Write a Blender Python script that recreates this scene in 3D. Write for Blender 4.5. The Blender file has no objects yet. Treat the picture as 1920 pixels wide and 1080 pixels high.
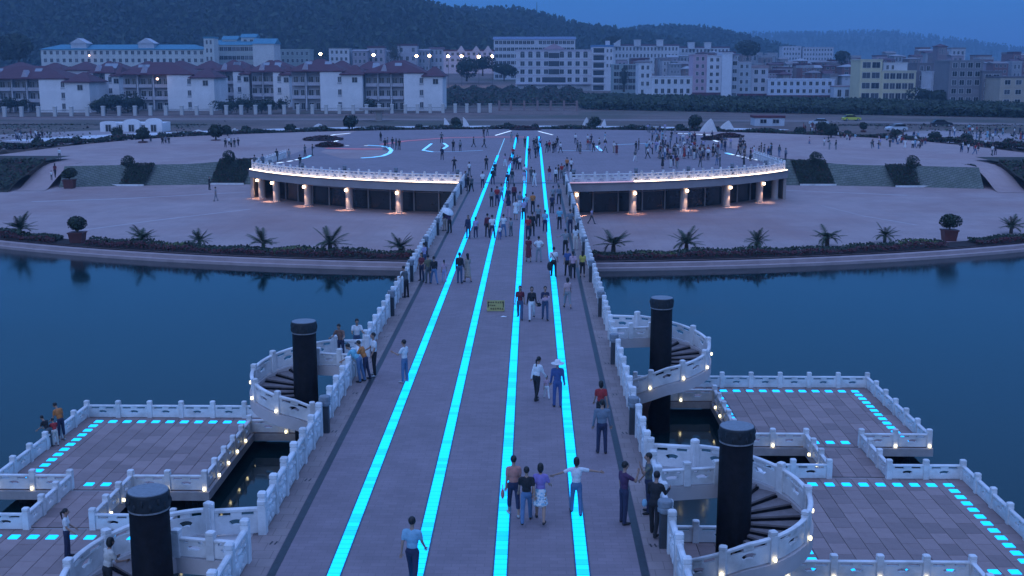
import bpy, bmesh, math, random
import numpy as np
from mathutils import Vector, Matrix
R = math.radians
random.seed(7); rng = np.random.default_rng(7)
scene = bpy.context.scene
col = scene.collection

# ------------------------------------------------------------------ camera, sky, sun, exposure
FPX = 2250.0; PITCH = R(10.401); YAW = R(-0.952); CAM = Vector((1.74, 0.0, 12.0))
cd = bpy.data.cameras.new('camera'); cam = bpy.data.objects.new('camera', cd); col.objects.link(cam)
cd.sensor_width = 36.0; cd.lens = FPX / 1920.0 * 36.0; cd.clip_start = 0.3; cd.clip_end = 20000
cam.location = CAM; cam.rotation_euler = (R(90) - PITCH, 0, -YAW)
scene.camera = cam
world = bpy.data.worlds.new('World'); scene.world = world; world.use_nodes = True
wn = world.node_tree.nodes; wl = world.node_tree.links
bg = wn['Background']
sky = wn.new('ShaderNodeTexSky'); sky.sky_type = 'NISHITA'; sky.sun_disc = False
SUN_EL, SUN_AZ = R(5.0), R(200.0)
sky.sun_elevation = SUN_EL; sky.sun_rotation = SUN_AZ
sky.air_density = 1.0; sky.dust_density = 0.3; sky.ozone_density = 10.0
# a thin overcast veil lit from above (brighter overhead than at the horizon) over the clear dusk sky
wtc = wn.new('ShaderNodeTexCoord'); wsep = wn.new('ShaderNodeSeparateXYZ'); wl.new(wtc.outputs['Generated'], wsep.inputs[0])
veil = wn.new('ShaderNodeValToRGB'); wl.new(wsep.outputs['Z'], veil.inputs[0])
_stops = [(0.0, (0.042, 0.145, 0.42)), (0.06, (0.046, 0.180, 0.52)), (0.20, (0.056, 0.235, 0.58)), (0.45, (0.15, 0.36, 0.80)), (0.7, (0.36, 0.60, 1.35)), (1.0, (0.44, 0.74, 1.65))]
veil.color_ramp.elements[0].position = 0.0; veil.color_ramp.elements[0].color = (*_stops[0][1], 1)
veil.color_ramp.elements[1].position = 1.0; veil.color_ramp.elements[1].color = (*_stops[-1][1], 1)
for _p0, _c0 in _stops[1:-1]:
    _e = veil.color_ramp.elements.new(_p0); _e.color = (*_c0, 1)
vmix = wn.new('ShaderNodeMix'); vmix.data_type = 'RGBA'; vmix.blend_type = 'ADD'; vmix.inputs[0].default_value = 1.0
vsc = wn.new('ShaderNodeVectorMath'); vsc.operation = 'SCALE'; vsc.inputs['Scale'].default_value = 10.0
wl.new(veil.outputs[0], vsc.inputs[0]); wl.new(sky.outputs[0], vmix.inputs[6]); wl.new(vsc.outputs[0], vmix.inputs[7])
half = wn.new('ShaderNodeMix'); half.data_type = 'RGBA'; half.blend_type = 'MULTIPLY'; half.inputs[0].default_value = 1.0; half.inputs[7].default_value = (0.5, 0.5, 0.5, 1)
wl.new(sky.outputs[0], half.inputs[6]); wl.new(half.outputs[2], vmix.inputs[6])
wl.new(vmix.outputs[2], bg.inputs[0])
bg.inputs[1].default_value = 0.10
sd = bpy.data.lights.new('sun', 'SUN'); sun = bpy.data.objects.new('sun', sd); col.objects.link(sun)
sd.energy = 0.7; sd.angle = R(50); sd.color = (0.55, 0.68, 1.0)      # the last glow of the western sky behind the viewer
sun.rotation_euler = (R(90) - R(16), 0, math.pi - SUN_AZ)
scene.view_settings.view_transform = 'Standard'; scene.view_settings.look = 'None'
scene.view_settings.exposure = 0.0; scene.view_settings.gamma = 1.0
scene.render.engine = 'CYCLES'
cy = scene.cycles
cy.use_denoising = True
cy.max_bounces = 6; cy.diffuse_bounces = 2; cy.glossy_bounces = 3; cy.transmission_bounces = 2; cy.volume_bounces = 0
cy.sample_clamp_indirect = 3.0; cy.caustics_reflective = False; cy.caustics_refractive = False

# ------------------------------------------------------------------ measuring helpers (photo pixel -> point on a level plane or a plane of distance)
_f = Vector((math.sin(YAW)*math.cos(PITCH), math.cos(YAW)*math.cos(PITCH), -math.sin(PITCH)))
_r = Vector((math.cos(YAW), -math.sin(YAW), 0)); _u = _r.cross(_f)
def _ray(x, y): return _f + _r*((x-960)/FPX) + _u*((540-y)/FPX)
def at(x, y, z=0.0):
    d = _ray(x, y); return CAM + d*((z-CAM.z)/d.z)
def atY(x, y, Y):
    d = _ray(x, y); return CAM + d*((Y-CAM.y)/d.y)

# ------------------------------------------------------------------ mesh helpers
def tag(o, label=None, cat=None, group=None, kind=None):
    if label: o['label'] = label
    if cat: o['category'] = cat
    if group: o['group'] = group
    if kind: o['kind'] = kind
    return o
def empty(name, loc=(0, 0, 0), rz=0.0, parent=None):
    o = bpy.data.objects.new(name, None); col.objects.link(o); o.location = loc; o.rotation_euler = (0, 0, rz)
    o.empty_display_size = 0.2
    if parent: o.parent = parent
    return o
def place(name, me, parent=None, loc=(0, 0, 0), rz=0.0, scale=None):
    o = bpy.data.objects.new(name, me); col.objects.link(o); o.location = loc
    o.rotation_euler = (0, 0, rz) if not isinstance(rz, (tuple, list)) else rz
    if scale is not None: o.scale = scale if isinstance(scale, (tuple, list)) else (scale,)*3
    if parent: o.parent = parent
    return o
class MB:
    """collects polygons with a material index, builds one mesh"""
    def __init__(s): s.v = []; s.f = []; s.m = []
    def add(s, vs, fs, m=0):
        b = len(s.v); s.v += [tuple(p) for p in vs]; s.f += [tuple(b+i for i in f) for f in fs]; s.m += [m]*len(fs); return s
    def box(s, x0, x1, y0, y1, z0, z1, m=0):
        if x0 > x1: x0, x1 = x1, x0
        if y0 > y1: y0, y1 = y1, y0
        vs = [(x, y, z) for z in (z0, z1) for y in (y0, y1) for x in (x0, x1)]
        return s.add(vs, [(0,2,3,1), (4,5,7,6), (0,1,5,4), (2,6,7,3), (0,4,6,2), (1,3,7,5)], m)
    def bbox(s, x0, x1, y0, y1, z0, z1, b=0.02, m=0):
        """box with chamfered vertical and top edges"""
        rings = []
        for z, k in ((z0, 0), (z1-b, 0), (z1, b)):
            rings.append([(x0+b+k, y0+k, z), (x1-b-k, y0+k, z), (x1-k, y0+b+k, z), (x1-k, y1-b-k, z), (x1-b-k, y1-k, z), (x0+b+k, y1-k, z), (x0+k, y1-b-k, z), (x0+k, y0+b+k, z)])
        return s.rings(rings, m)
    def rings(s, rings, m=0, cap=True):
        n = len(rings[0]); vs = [p for r in rings for p in r]; fs = []
        for i in range(len(rings)-1):
            for j in range(n):
                a = i*n+j; b = i*n+(j+1) % n; fs.append((a, b, b+n, a+n))
        if cap: fs.append(tuple(reversed(range(n)))); fs.append(tuple(range((len(rings)-1)*n, len(rings)*n)))
        return s.add(vs, fs, m)
    def lathe(s, prof, cx=0, cy=0, n=16, m=0, cap=True):
        return s.rings([[(cx+r*math.cos(2*math.pi*k/n), cy+r*math.sin(2*math.pi*k/n), z) for k in range(n)] for r, z in prof], m, cap)
    def tube(s, pts, rad, n=8, m=0):
        pts = [Vector(p) for p in pts]; rings = []
        for i, p in enumerate(pts):
            t = (pts[min(i+1, len(pts)-1)] - pts[max(i-1, 0)]).normalized()
            a = t.cross(Vector((0, 0, 1)) if abs(t.z) < .9 else Vector((1, 0, 0))).normalized(); b = t.cross(a)
            r = rad[i] if isinstance(rad, (list, tuple)) else rad
            rings.append([p + (a*math.cos(2*math.pi*k/n) + b*math.sin(2*math.pi*k/n))*r for k in range(n)])
        return s.rings(rings, m)
    def ell(s, c, r, nu=10, nv=7, m=0):
        rg = []
        for i in range(1, nv):
            ph = math.pi*i/nv
            rg.append([(c[0]+r[0]*math.sin(ph)*math.cos(2*math.pi*k/nu), c[1]+r[1]*math.sin(ph)*math.sin(2*math.pi*k/nu), c[2]-r[2]*math.cos(ph)) for k in range(nu)])
        return s.rings(rg, m)
    def prism(s, poly, z0, z1, m=0):
        return s.rings([[(x, y, z0) for x, y in poly], [(x, y, z1) for x, y in poly]], m)
    def mesh(s, name, mats, smooth=False):
        me = bpy.data.meshes.new(name); me.from_pydata(s.v, [], s.f)
        for mt in (mats if isinstance(mats, (list, tuple)) else [mats]): me.materials.append(mt)
        if any(s.m): me.polygons.foreach_set('material_index', s.m)
        if smooth: me.polygons.foreach_set('use_smooth', [True]*len(s.f))
        me.update(); return me
    def build(s, name, mats, parent=None, loc=(0, 0, 0), rz=0.0, smooth=False):
        return place(name, s.mesh(name, mats, smooth), parent, loc, rz)
def fix_normals(me):
    bm = bmesh.new(); bm.from_mesh(me); bmesh.ops.recalc_face_normals(bm, faces=bm.faces); bm.to_mesh(me); bm.free(); return me

# ------------------------------------------------------------------ materials
MATS = {}
def mat(name, rgb, rough=0.7, var=0.12, scale=3.0, bump=0.0, bscale=30.0, metal=0.0, spec=0.4, dirt=None, dirt_scale=0.4, dirt_amt=0.5, coord='Object', detail=6.0, rnd=False):
    if name in MATS: return MATS[name]
    m = bpy.data.materials.new(name); m.use_nodes = True; nt = m.node_tree; n = nt.nodes; l = nt.links
    p = n['Principled BSDF']; p.inputs['Roughness'].default_value = rough; p.inputs['Metallic'].default_value = metal
    p.inputs['Specular IOR Level'].default_value = spec
    tc = n.new('ShaderNodeTexCoord')
    no = n.new('ShaderNodeTexNoise'); no.inputs['Scale'].default_value = scale; no.inputs['Detail'].default_value = detail; no.inputs['Roughness'].default_value = 0.65
    cs = tc.outputs[coord]
    if rnd:   # alike pieces that share a mesh weather differently
        oi = n.new('ShaderNodeObjectInfo'); vm = n.new('ShaderNodeVectorMath'); vm.operation = 'ADD'; ml = n.new('ShaderNodeMath'); ml.operation = 'MULTIPLY'; ml.inputs[1].default_value = 97.0
        l.new(oi.outputs['Random'], ml.inputs[0]); l.new(cs, vm.inputs[0]); l.new(ml.outputs[0], vm.inputs[1]); cs = vm.outputs[0]
    l.new(cs, no.inputs['Vector'])
    mr = n.new('ShaderNodeMapRange'); mr.inputs[1].default_value = 0.3; mr.inputs[2].default_value = 0.7; mr.inputs[3].default_value = 1-var; mr.inputs[4].default_value = 1+var
    l.new(no.outputs[0], mr.inputs[0])
    mx = n.new('ShaderNodeMix'); mx.data_type = 'RGBA'; mx.blend_type = 'MULTIPLY'; mx.inputs[0].default_value = 1
    mx.inputs[6].default_value = (*rgb, 1); l.new(mr.outputs[0], mx.inputs[7]); out = mx.outputs[2]
    if dirt is not None:
        n2 = n.new('ShaderNodeTexNoise'); n2.inputs['Scale'].default_value = dirt_scale; n2.inputs['Detail'].default_value = 8; n2.inputs['Roughness'].default_value = 0.6
        l.new(cs, n2.inputs['Vector'])
        m2 = n.new('ShaderNodeMapRange'); m2.inputs[1].default_value = 0.45; m2.inputs[2].default_value = 0.72; m2.inputs[4].default_value = dirt_amt
        l.new(n2.outputs[0], m2.inputs[0])
        x2 = n.new('ShaderNodeMix'); x2.data_type = 'RGBA'; l.new(m2.outputs[0], x2.inputs[0]); l.new(out, x2.inputs[6]); x2.inputs[7].default_value = (*dirt, 1); out = x2.outputs[2]
    l.new(out, p.inputs['Base Color'])
    if bump:
        n3 = n.new('ShaderNodeTexNoise'); n3.inputs['Scale'].default_value = bscale; n3.inputs['Detail'].default_value = 5; l.new(tc.outputs[coord], n3.inputs['Vector'])
        b = n.new('ShaderNodeBump'); b.inputs['Strength'].default_value = bump; b.inputs['Distance'].default_value = 0.02; l.new(n3.outputs[0], b.inputs['Height']); l.new(b.outputs[0], p.inputs['Normal'])
    m['out'] = ''; MATS[name] = m; return m
def emit(name, rgb, s, base=(0.6, 0.6, 0.6)):
    if name in MATS: return MATS[name]
    m = bpy.data.materials.new(name); m.use_nodes = True; p = m.node_tree.nodes['Principled BSDF']
    p.inputs['Base Color'].default_value = (*base, 1); p.inputs['Emission Color'].default_value = (*rgb, 1); p.inputs['Emission Strength'].default_value = s
    p.inputs['Roughness'].default_value = 0.35
    MATS[name] = m; return m
def brickmat(name, c1, c2, mortar, bw, bh, msize=0.012, rough=0.75, var=0.2, stain=None):
    m = mat(name, c1, rough=rough, var=var, scale=0.9, dirt=stain, dirt_scale=0.12, dirt_amt=0.6, bump=0.15, bscale=60)
    nt = m.node_tree; n = nt.nodes; l = nt.links; p = n['Principled BSDF']
    prev = p.inputs['Base Color'].links[0].from_socket
    tc = [k for k in n if k.type == 'TEX_COORD'][0]
    br = n.new('ShaderNodeTexBrick'); br.inputs['Scale'].default_value = 1; br.inputs['Brick Width'].default_value = bw; br.inputs['Row Height'].default_value = bh
    br.inputs['Mortar Size'].default_value = msize; br.inputs['Mortar Smooth'].default_value = 0.3
    br.inputs['Color1'].default_value = (1, 1, 1, 1); br.inputs['Color2'].default_value = (*[a/b for a, b in zip(c2, c1)], 1); br.inputs['Mortar'].default_value = (*[a/b for a, b in zip(mortar, c1)], 1)
    l.new(tc.outputs['Object'], br.inputs['Vector'])
    mx = n.new('ShaderNodeMix'); mx.data_type = 'RGBA'; mx.blend_type = 'MULTIPLY'; mx.inputs[0].default_value = 1
    l.new(prev, mx.inputs[6]); l.new(br.outputs[0], mx.inputs[7]); l.new(mx.outputs[2], p.inputs['Base Color'])
    return m
M = dict(
  marble=mat('white_marble', (0.74, 0.73, 0.74), rough=0.5, var=0.07, scale=2.5, bump=0.1, bscale=14, dirt=(0.38, 0.36, 0.35), dirt_scale=1.3, dirt_amt=0.7, rnd=True),
  marble2=mat('wall_stone', (0.56, 0.50, 0.50), rough=0.6, var=0.08, scale=1.5, dirt=(0.42, 0.36, 0.35), dirt_scale=0.7, dirt_amt=0.5),
  slabstone=mat('grey_stone_edge', (0.40, 0.36, 0.36), rough=0.7, var=0.15, scale=3, bump=0.2, dirt=(0.2, 0.18, 0.17), dirt_scale=0.9),
  soffit=mat('brown_red_soffit', (0.26, 0.11, 0.09), rough=0.8, var=0.15),
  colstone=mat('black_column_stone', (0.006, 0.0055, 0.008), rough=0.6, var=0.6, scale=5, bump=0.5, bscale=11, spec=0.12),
  colcap=mat('column_cap_stone', (0.016, 0.02, 0.026), rough=0.6, var=0.4, scale=5, bump=0.8, bscale=9),
  colband=mat('column_band_pale', (0.25, 0.25, 0.27), rough=0.5, var=0.35, scale=14),
  band=mat('dark_granite_band', (0.028, 0.034, 0.042), rough=0.45, var=0.35, scale=5),
  drum=mat('lamp_post_metal', (0.045, 0.05, 0.06), rough=0.5, var=0.2),
  drumtop=mat('lamp_post_drum', (0.20, 0.22, 0.25), rough=0.5, var=0.2, scale=9),
  tread=mat('stair_tread', (0.20, 0.165, 0.165), rough=0.65, var=0.2, scale=4),
  cyan=emit('cyan_glass_light', (0.0, 0.88, 2.5), 1.0, (0.0, 0.10, 0.15)),
  steel=mat('strip_frame', (0.03, 0.08, 0.14), rough=0.4, var=0.2),
  ylamp=emit('yellow_white_lamp', (1.0, 0.86, 0.48), 4.5),
  wlamp=emit('warm_wall_lamp', (1.0, 0.70, 0.46), 12.0),
  led_warm=emit('warm_led_line', (1.0, 0.74, 0.48), 7.0),
  led_dim=emit('pink_led_line', (1.0, 0.45, 0.5), 0.55),
  led_white=emit('white_led_line', (0.55, 0.72, 1.0), 1.3),
  led_blue=emit('blue_led_line', (0.08, 0.45, 1.0), 1.3),
  led_dimblue=emit('dim_blue_led_line', (0.06, 0.30, 0.85), 0.35),
  led_red=emit('red_led_line', (1.0, 0.16, 0.14), 0.22, (0.4, 0.1, 0.1)),
  soil=mat('bed_soil', (0.025, 0.016, 0.016), rough=0.95, var=0.3),
  leaf=mat('leaf_green', (0.024, 0.044, 0.017), rough=0.7, var=0.5, scale=4),
  leafd=mat('leaf_dark', (0.012, 0.021, 0.012), rough=0.75, var=0.5, scale=4),
  leafy=mat('leaf_yellow_green', (0.075, 0.10, 0.02), rough=0.7, var=0.4, scale=3),
  leafr=mat('leaf_red', (0.075, 0.014, 0.018), rough=0.75, var=0.5, scale=3),
  bark=mat('bark', (0.06, 0.045, 0.035), rough=0.9, var=0.3, scale=10),
  pot=mat('red_planter', (0.10, 0.028, 0.025), rough=0.6, var=0.15),
  glassdark=mat('dark_glass', (0.018, 0.016, 0.018), rough=0.25, var=0.3, spec=0.5),
  win=mat('window_glass', (0.022, 0.025, 0.032), rough=0.2, var=0.5, scale=0.8, spec=0.5),
  winframe=mat('window_frame', (0.5, 0.5, 0.52), rough=0.5, var=0.05),
  concrete=mat('plain_concrete', (0.36, 0.31, 0.30), rough=0.8, var=0.12, scale=2, dirt=(0.25, 0.2, 0.19), dirt_scale=0.5),
  iron=mat('dark_iron', (0.03, 0.03, 0.035), rough=0.5, var=0.1),
)

# ================================================================== THE SETTING
WATER_Z = -4.15; PLAT_Z = -3.4; LOW_Z = -3.5
def S(x, a, b):
    t = min(1, max(0, (x-a)/(b-a))); return t*t*(3-2*t)
def shoreY(X, off=0.0): r = 97.7-off; return 193 - math.sqrt(max(1, r*r - X*X))
RIM_C, RIM_R = (0.0, 164.6), 38.3
def embY(X): return 161.5 - 5*((abs(X)-32)/29)**2 if abs(X) <= 60.6 else 163.6
def z_up(X, Y): return -0.9*S(abs(X), 33, 46)*(1-S(Y, 168, 215))
def strip_mesh(cols, mats, name, m=None):
    """cols: list of columns, each a list of points; makes a sheet"""
    mb = MB(); n = len(cols[0]); vs = [p for c in cols for p in c]; fs = []
    for i in range(len(cols)-1):
        for j in range(n-1): fs.append((i*n+j, (i+1)*n+j, (i+1)*n+j+1, i*n+j+1))
    mb.add(vs, fs); return mb.mesh(name, mats)
# --- water
wm = bpy.data.materials.new('lake_water'); wm.use_nodes = True; _n = wm.node_tree.nodes; _l = wm.node_tree.links; _p = _n['Principled BSDF']
_p.inputs['Base Color'].default_value = (0.002, 0.017, 0.020, 1); _p.inputs['Roughness'].default_value = 0.07; _p.inputs['IOR'].default_value = 1.33
_p.inputs['Specular IOR Level'].default_value = 0.5
_tc = _n.new('ShaderNodeTexCoord'); _no = _n.new('ShaderNodeTexNoise'); _no.inputs['Scale'].default_value = 1.6; _no.inputs['Detail'].default_value = 4
_mp = _n.new('ShaderNodeMapping'); _mp.inputs['Scale'].default_value = (0.8, 1.6, 1); _l.new(_tc.outputs['Object'], _mp.inputs[0]); _l.new(_mp.outputs[0], _no.inputs['Vector'])
_n2 = _n.new('ShaderNodeTexNoise'); _n2.inputs['Scale'].default_value = 0.035; _n2.inputs['Detail'].default_value = 3; _l.new(_tc.outputs['Object'], _n2.inputs['Vector'])
_m2 = _n.new('ShaderNodeMapRange'); _m2.inputs[1].default_value = .4; _m2.inputs[2].default_value = .65; _m2.inputs[3].default_value = .04; _m2.inputs[4].default_value = .16; _l.new(_n2.outputs[0], _m2.inputs[0]); _l.new(_m2.outputs[0], _p.inputs['Roughness'])
_b = _n.new('ShaderNodeBump'); _b.inputs['Strength'].default_value = 0.11; _b.inputs['Distance'].default_value = 0.03; _l.new(_no.outputs[0], _b.inputs['Height']); _l.new(_b.outputs[0], _p.inputs['Normal'])
o = MB().add([(-600, -150, 0), (600, -150, 0), (600, 140, 0), (-600, 140, 0)], [(0, 1, 2, 3)]).build('lake_water', wm, loc=(0, 0, WATER_Z)); tag(o, 'calm dark blue lake on both sides of the bridge', kind='structure')

# --- terrain sheet to the horizon
_ZY = ([0, 330, 400, 450, 520, 600, 700, 900, 1400, 9000], [-0.6, -0.3, 0.8, 2.2, 2.4, 4.5, 8, 14, 20, 20])
def terr_z(X, Y):
    z = float(np.interp(Y, *_ZY)); d = math.hypot(X, Y-160)
    if Y < 240 and d < 92: z = -4.7 + (z+4.7)*S(d, 80.5, 84)*S(Y, 166, 176)
    return z
xs = sorted(set([-6000, -3000, -1800, -1200, -800, -500, -350, -250, -180] + list(np.arange(-140, 141, 2.5)) + [180, 250, 350, 500, 800, 1200, 1800, 3000, 6000]))
ys = list(np.arange(150, 246, 2.5)) + [255, 270, 290, 310, 330, 350, 375, 400, 425, 450, 480, 520, 560, 600, 650, 700, 800, 900, 1100, 1400, 2000, 4000, 9000]
earth = mat('earth_ground', (0.15, 0.10, 0.085), rough=0.95, var=0.35, scale=0.06, dirt=(0.045, 0.055, 0.03), dirt_scale=0.025, dirt_amt=0.9)
ground = place('ground', strip_mesh([[(x, y, terr_z(x, y)) for y in ys] for x in xs], earth, 'ground')); tag(ground, 'brown earth and rough grass reaching to the hills', kind='structure')

# --- lower plaza
plaza = mat('lower_plaza_paving', (0.39, 0.275, 0.262), rough=0.7, var=0.12, scale=0.25, dirt=(0.31, 0.165, 0.145), dirt_scale=0.045, dirt_amt=0.95, detail=8)
def plaza_lines(m):
    nt = m.node_tree; n = nt.nodes; l = nt.links; p = n['Principled BSDF']; prev = p.inputs['Base Color'].links[0].from_socket
    tc = [k for k in n if k.type == 'TEX_COORD'][0]
    br = n.new('ShaderNodeTexBrick'); br.offset = 0.0; br.inputs['Scale'].default_value = 1; br.inputs['Brick Width'].default_value = 1.2; br.inputs['Row Height'].default_value = 1.2; br.inputs['Mortar Size'].default_value = 0.02
    br.inputs['Color1'].default_value = (1, 1, 1, 1); br.inputs['Color2'].default_value = (.93, .92, .94, 1); br.inputs['Mortar'].default_value = (.8, .8, .8, 1)
    l.new(tc.outputs['Object'], br.inputs['Vector'])
    mx = n.new('ShaderNodeMix'); mx.data_type = 'RGBA'; mx.blend_type = 'MULTIPLY'; mx.inputs[0].default_value = 1; l.new(prev, mx.inputs[6]); l.new(br.outputs[0], mx.inputs[7]); l.new(mx.outputs[2], p.inputs['Base Color'])
plaza_lines(plaza)
XS = [k*2.5 for k in range(-36, 37)]
cols = []
for X in XS:
    y0 = shoreY(X, 1.0); y1 = max(175, y0+20); cols.append([(X, y0+(y1-y0)*t/8, LOW_Z) for t in range(9)])
o = place('lower_plaza', strip_mesh(cols, plaza, 'lower_plaza')); tag(o, 'pale stone lower plaza between the shore and the pavilion', kind='structure')
# pale joint lines laid in the paving
pale = mat('pale_paving_line', (0.55, 0.52, 0.54), rough=0.7, var=0.25, scale=1.5)
for pts in ([(150, 432), (300, 412), (470, 392)], [(1540, 385), (1620, 405), (1720, 422)], [(1290, 352), (1480, 357), (1700, 366)], [(60, 378), (240, 372), (460, 360)]):
    w = 0.16; cc = []
    for i, (x, y) in enumerate(pts): p = at(x, y, LOW_Z+.004); cc.append([(p.x, p.y-w, p.z), (p.x, p.y+w, p.z)])
    o = place('paving_line', strip_mesh(cc, pale, 'paving_line')); tag(o, 'thin pale line of stone laid in the lower plaza', kind='structure')
# --- shore kerb: two stone steps down to the water
kerbm = mat('shore_kerb_stone', (0.40, 0.30, 0.30), rough=0.7, var=0.15, scale=0.8, bump=0.15)
for a, b, nm in ((-90, 0, 'left'), (0, 90, 'right')):
    cc = []
    for X in np.linspace(a, b, 37):
        y = shoreY(X); cc.append([(X, y-0.02, -5.0), (X, y-0.02, -3.92), (X, y+0.45, -3.90), (X, y+0.45, -3.62), (X, y+1.15, -3.60)])
    o = place('shore_kerb_'+nm, strip_mesh(cc, kerbm, 'kerb')); tag(o, 'stepped stone kerb along the lake shore on the %s' % nm, kind='structure')

# --- upper plaza (terrace on the pavilion roof + wide circular square behind it)
upm = brickmat('upper_plaza_paving', (0.265, 0.20, 0.218), (0.24, 0.18, 0.198), (0.17, 0.13, 0.14), 1.0, 1.0, 0.02, stain=(0.20, 0.15, 0.16), var=0.12)
outm = mat('outer_square_paving', (0.40, 0.28, 0.262), rough=0.75, var=0.14, scale=0.3, dirt=(0.33, 0.19, 0.175), dirt_scale=0.06, dirt_amt=0.85, detail=8)
plaza_lines(outm)
A_END = R(57)
def backY(X, r=80.0): return 160 + math.sqrt(max(0.5, r*r - X*X))
XE = RIM_R*math.sin(A_END)
def rimY(X): return RIM_C[1] - math.sqrt(max(0, RIM_R**2 - X*X))
def colpts(X, yf, yb, n=26, z=0.0): return [(X, yf+(yb-yf)*t/n, z_up(X, yf+(yb-yf)*t/n)+z) for t in range(n+1)]
tcols = [colpts(X, rimY(X)+0.0, backY(X)) for X in np.linspace(-XE, XE, 41)]
o = place('upper_plaza', strip_mesh(tcols, upm, 'upper_plaza')); tag(o, 'mauve paved terrace on the pavilion roof', kind='structure')
for s in (-1, 1):
    cc = [colpts(s*X, embY(X)+2.4, backY(X)) for X in sorted(list(np.linspace(XE, 60.5, 12))+[60.62]+list(np.linspace(63, 79.6, 8)))]
    if s < 0: cc = cc[::-1]
    o = place('outer_square_'+('left' if s < 0 else 'right'), strip_mesh(cc, outm, 'outer_square')); tag(o, 'pale stone square beside the terrace on the %s' % ('left' if s < 0 else 'right'), kind='structure')
# --- stone-block embankment
embm = brickmat('embankment_blocks', (0.155, 0.165, 0.15), (0.12, 0.135, 0.11), (0.06, 0.075, 0.05), 0.5, 0.25, 0.03, var=0.25)
for s in (-1, 1):
    cc = []
    for X in np.linspace(XE, 60.5, 14): cc.append([(s*X, embY(X), LOW_Z-.05), (s*X, embY(X)+2.4, z_up(X, embY(X)+2.4)+.01)])
    if s < 0: cc = cc[::-1]
    o = place('embankment_'+('left' if s < 0 else 'right'), strip_mesh(cc, embm, 'embankment')); tag(o, 'sloping grey block embankment below the square on the %s' % ('left' if s < 0 else 'right'), kind='structure')
    # return wall of the terrace
    o = MB().box(s*(XE-.35), s*(XE+.003), rimY(XE), embY(XE)+2.4, LOW_Z, -.012).build('terrace_side_wall', M['concrete']); tag(o, 'plain side wall of the terrace on the %s' % ('left' if s < 0 else 'right'), kind='structure')
    # ramp
    x0, x1 = 60.55, 64.2; cc = []
    for t in np.linspace(0, 1, 9):
        y = 152+14*t; z = LOW_Z+.03+(z_up(62, 166)-LOW_Z)*S(t, 0.05, 0.95); sh = .8*math.sin(t*math.pi)
        cc.append([(s*(x0+sh), y, z), (s*(x1+sh), y, z)])
    if s > 0: cc = cc[::-1]
    o = place('ramp_'+('left' if s < 0 else 'right'), strip_mesh(cc, outm, 'ramp')); tag(o, 'pale curved ramp climbing to the square on the %s' % ('left' if s < 0 else 'right'), kind='structure')
# --- white paved ring path and road behind
white_pave = mat('white_paving', (0.62, 0.60, 0.62), rough=0.7, var=0.1, scale=0.5)
cc = []
for a in np.linspace(R(58), R(152), 60): cc.append([(math.cos(a)*r, 160+math.sin(a)*r, terr_z(math.cos(a)*r, 160+math.sin(a)*r)+.03) for r in (93, 97, 102)])
o = place('ring_path', strip_mesh(cc[::-1], white_pave, 'ring_path')); tag(o, 'white paved path round the back of the square', kind='structure')
roadm = mat('road_surface', (0.22, 0.165, 0.155), rough=0.85, var=0.2, scale=0.1, dirt=(0.13, 0.1, 0.09), dirt_scale=0.05)
RP = [(-330, 300), (-150, 296), (-60, 292), (20, 290), (70, 284), (100, 272), (140, 256), (200, 240), (330, 215)]
cc = []
for i, (x, y) in enumerate(RP):
    q0 = RP[max(0, i-1)]; q1 = RP[min(len(RP)-1, i+1)]; d = Vector((q1[0]-q0[0], q1[1]-q0[1])).normalized(); nx, ny = -d.y, d.x
    cc.append([(x-nx*5, y-ny*5, terr_z(x-nx*5, y-ny*5)+.06), (x+nx*5, y+ny*5, terr_z(x+nx*5, y+ny*5)+.06)])
o = place('road', strip_mesh(cc, roadm, 'road')); tag(o, 'dusty road passing behind the square', kind='structure')

# --- bridge deck
deckm = brickmat('bridge_deck_paving', (0.25, 0.188, 0.21), (0.22, 0.165, 0.185), (0.19, 0.15, 0.16), 0.4, 0.2, 0.010, stain=(0.19, 0.145, 0.155), var=0.12)
edgem = brickmat('bridge_edge_paving', (0.31, 0.235, 0.225), (0.27, 0.20, 0.195), (0.2, 0.15, 0.14), 0.5, 0.5, 0.012, stain=(0.22, 0.16, 0.15), var=0.15)
DECK_END = 126.6
deck = MB().box(-4.62, 4.62, -12, DECK_END, -0.5, 0.0).build('bridge_deck', deckm); tag(deck, 'mauve paved deck of the footbridge', kind='structure')
for s in (-1, 1):
    MB().box(s*4.62, s*5.52, -12, DECK_END, -0.5, 0.006).build('deck_edge', edgem, deck)
    MB().box(s*4.40, s*4.60, -12, DECK_END-.4, 0.0, 0.006).build('granite_band', M['band'], deck)
    MB().box(s*5.1, s*5.56, -12, DECK_END, -1.1, -0.502).build('edge_beam', M['slabstone'], deck)
    slot = MB().box(-.02, .02, -.10, .10, 0, .008).mesh('drain_slot', M['iron'])
    for k in range(14):
        for d in (-.06, .06): place('drain_slot', slot, deck, (s*4.86+d, 24.2+k*4.8, .003), R(8)*s)
MB().box(-5.1, 5.1, DECK_END, DECK_END+.7, -.5, 0.004).build('granite_band', M['band'], deck)
for Y in (12, 36, 60, 84):
    for s in (-1, 1):
        MB().lathe([(.7, -6), (.7, -0.5)], s*3, Y, 14).build('bridge_pier', M['slabstone'], deck)

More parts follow.
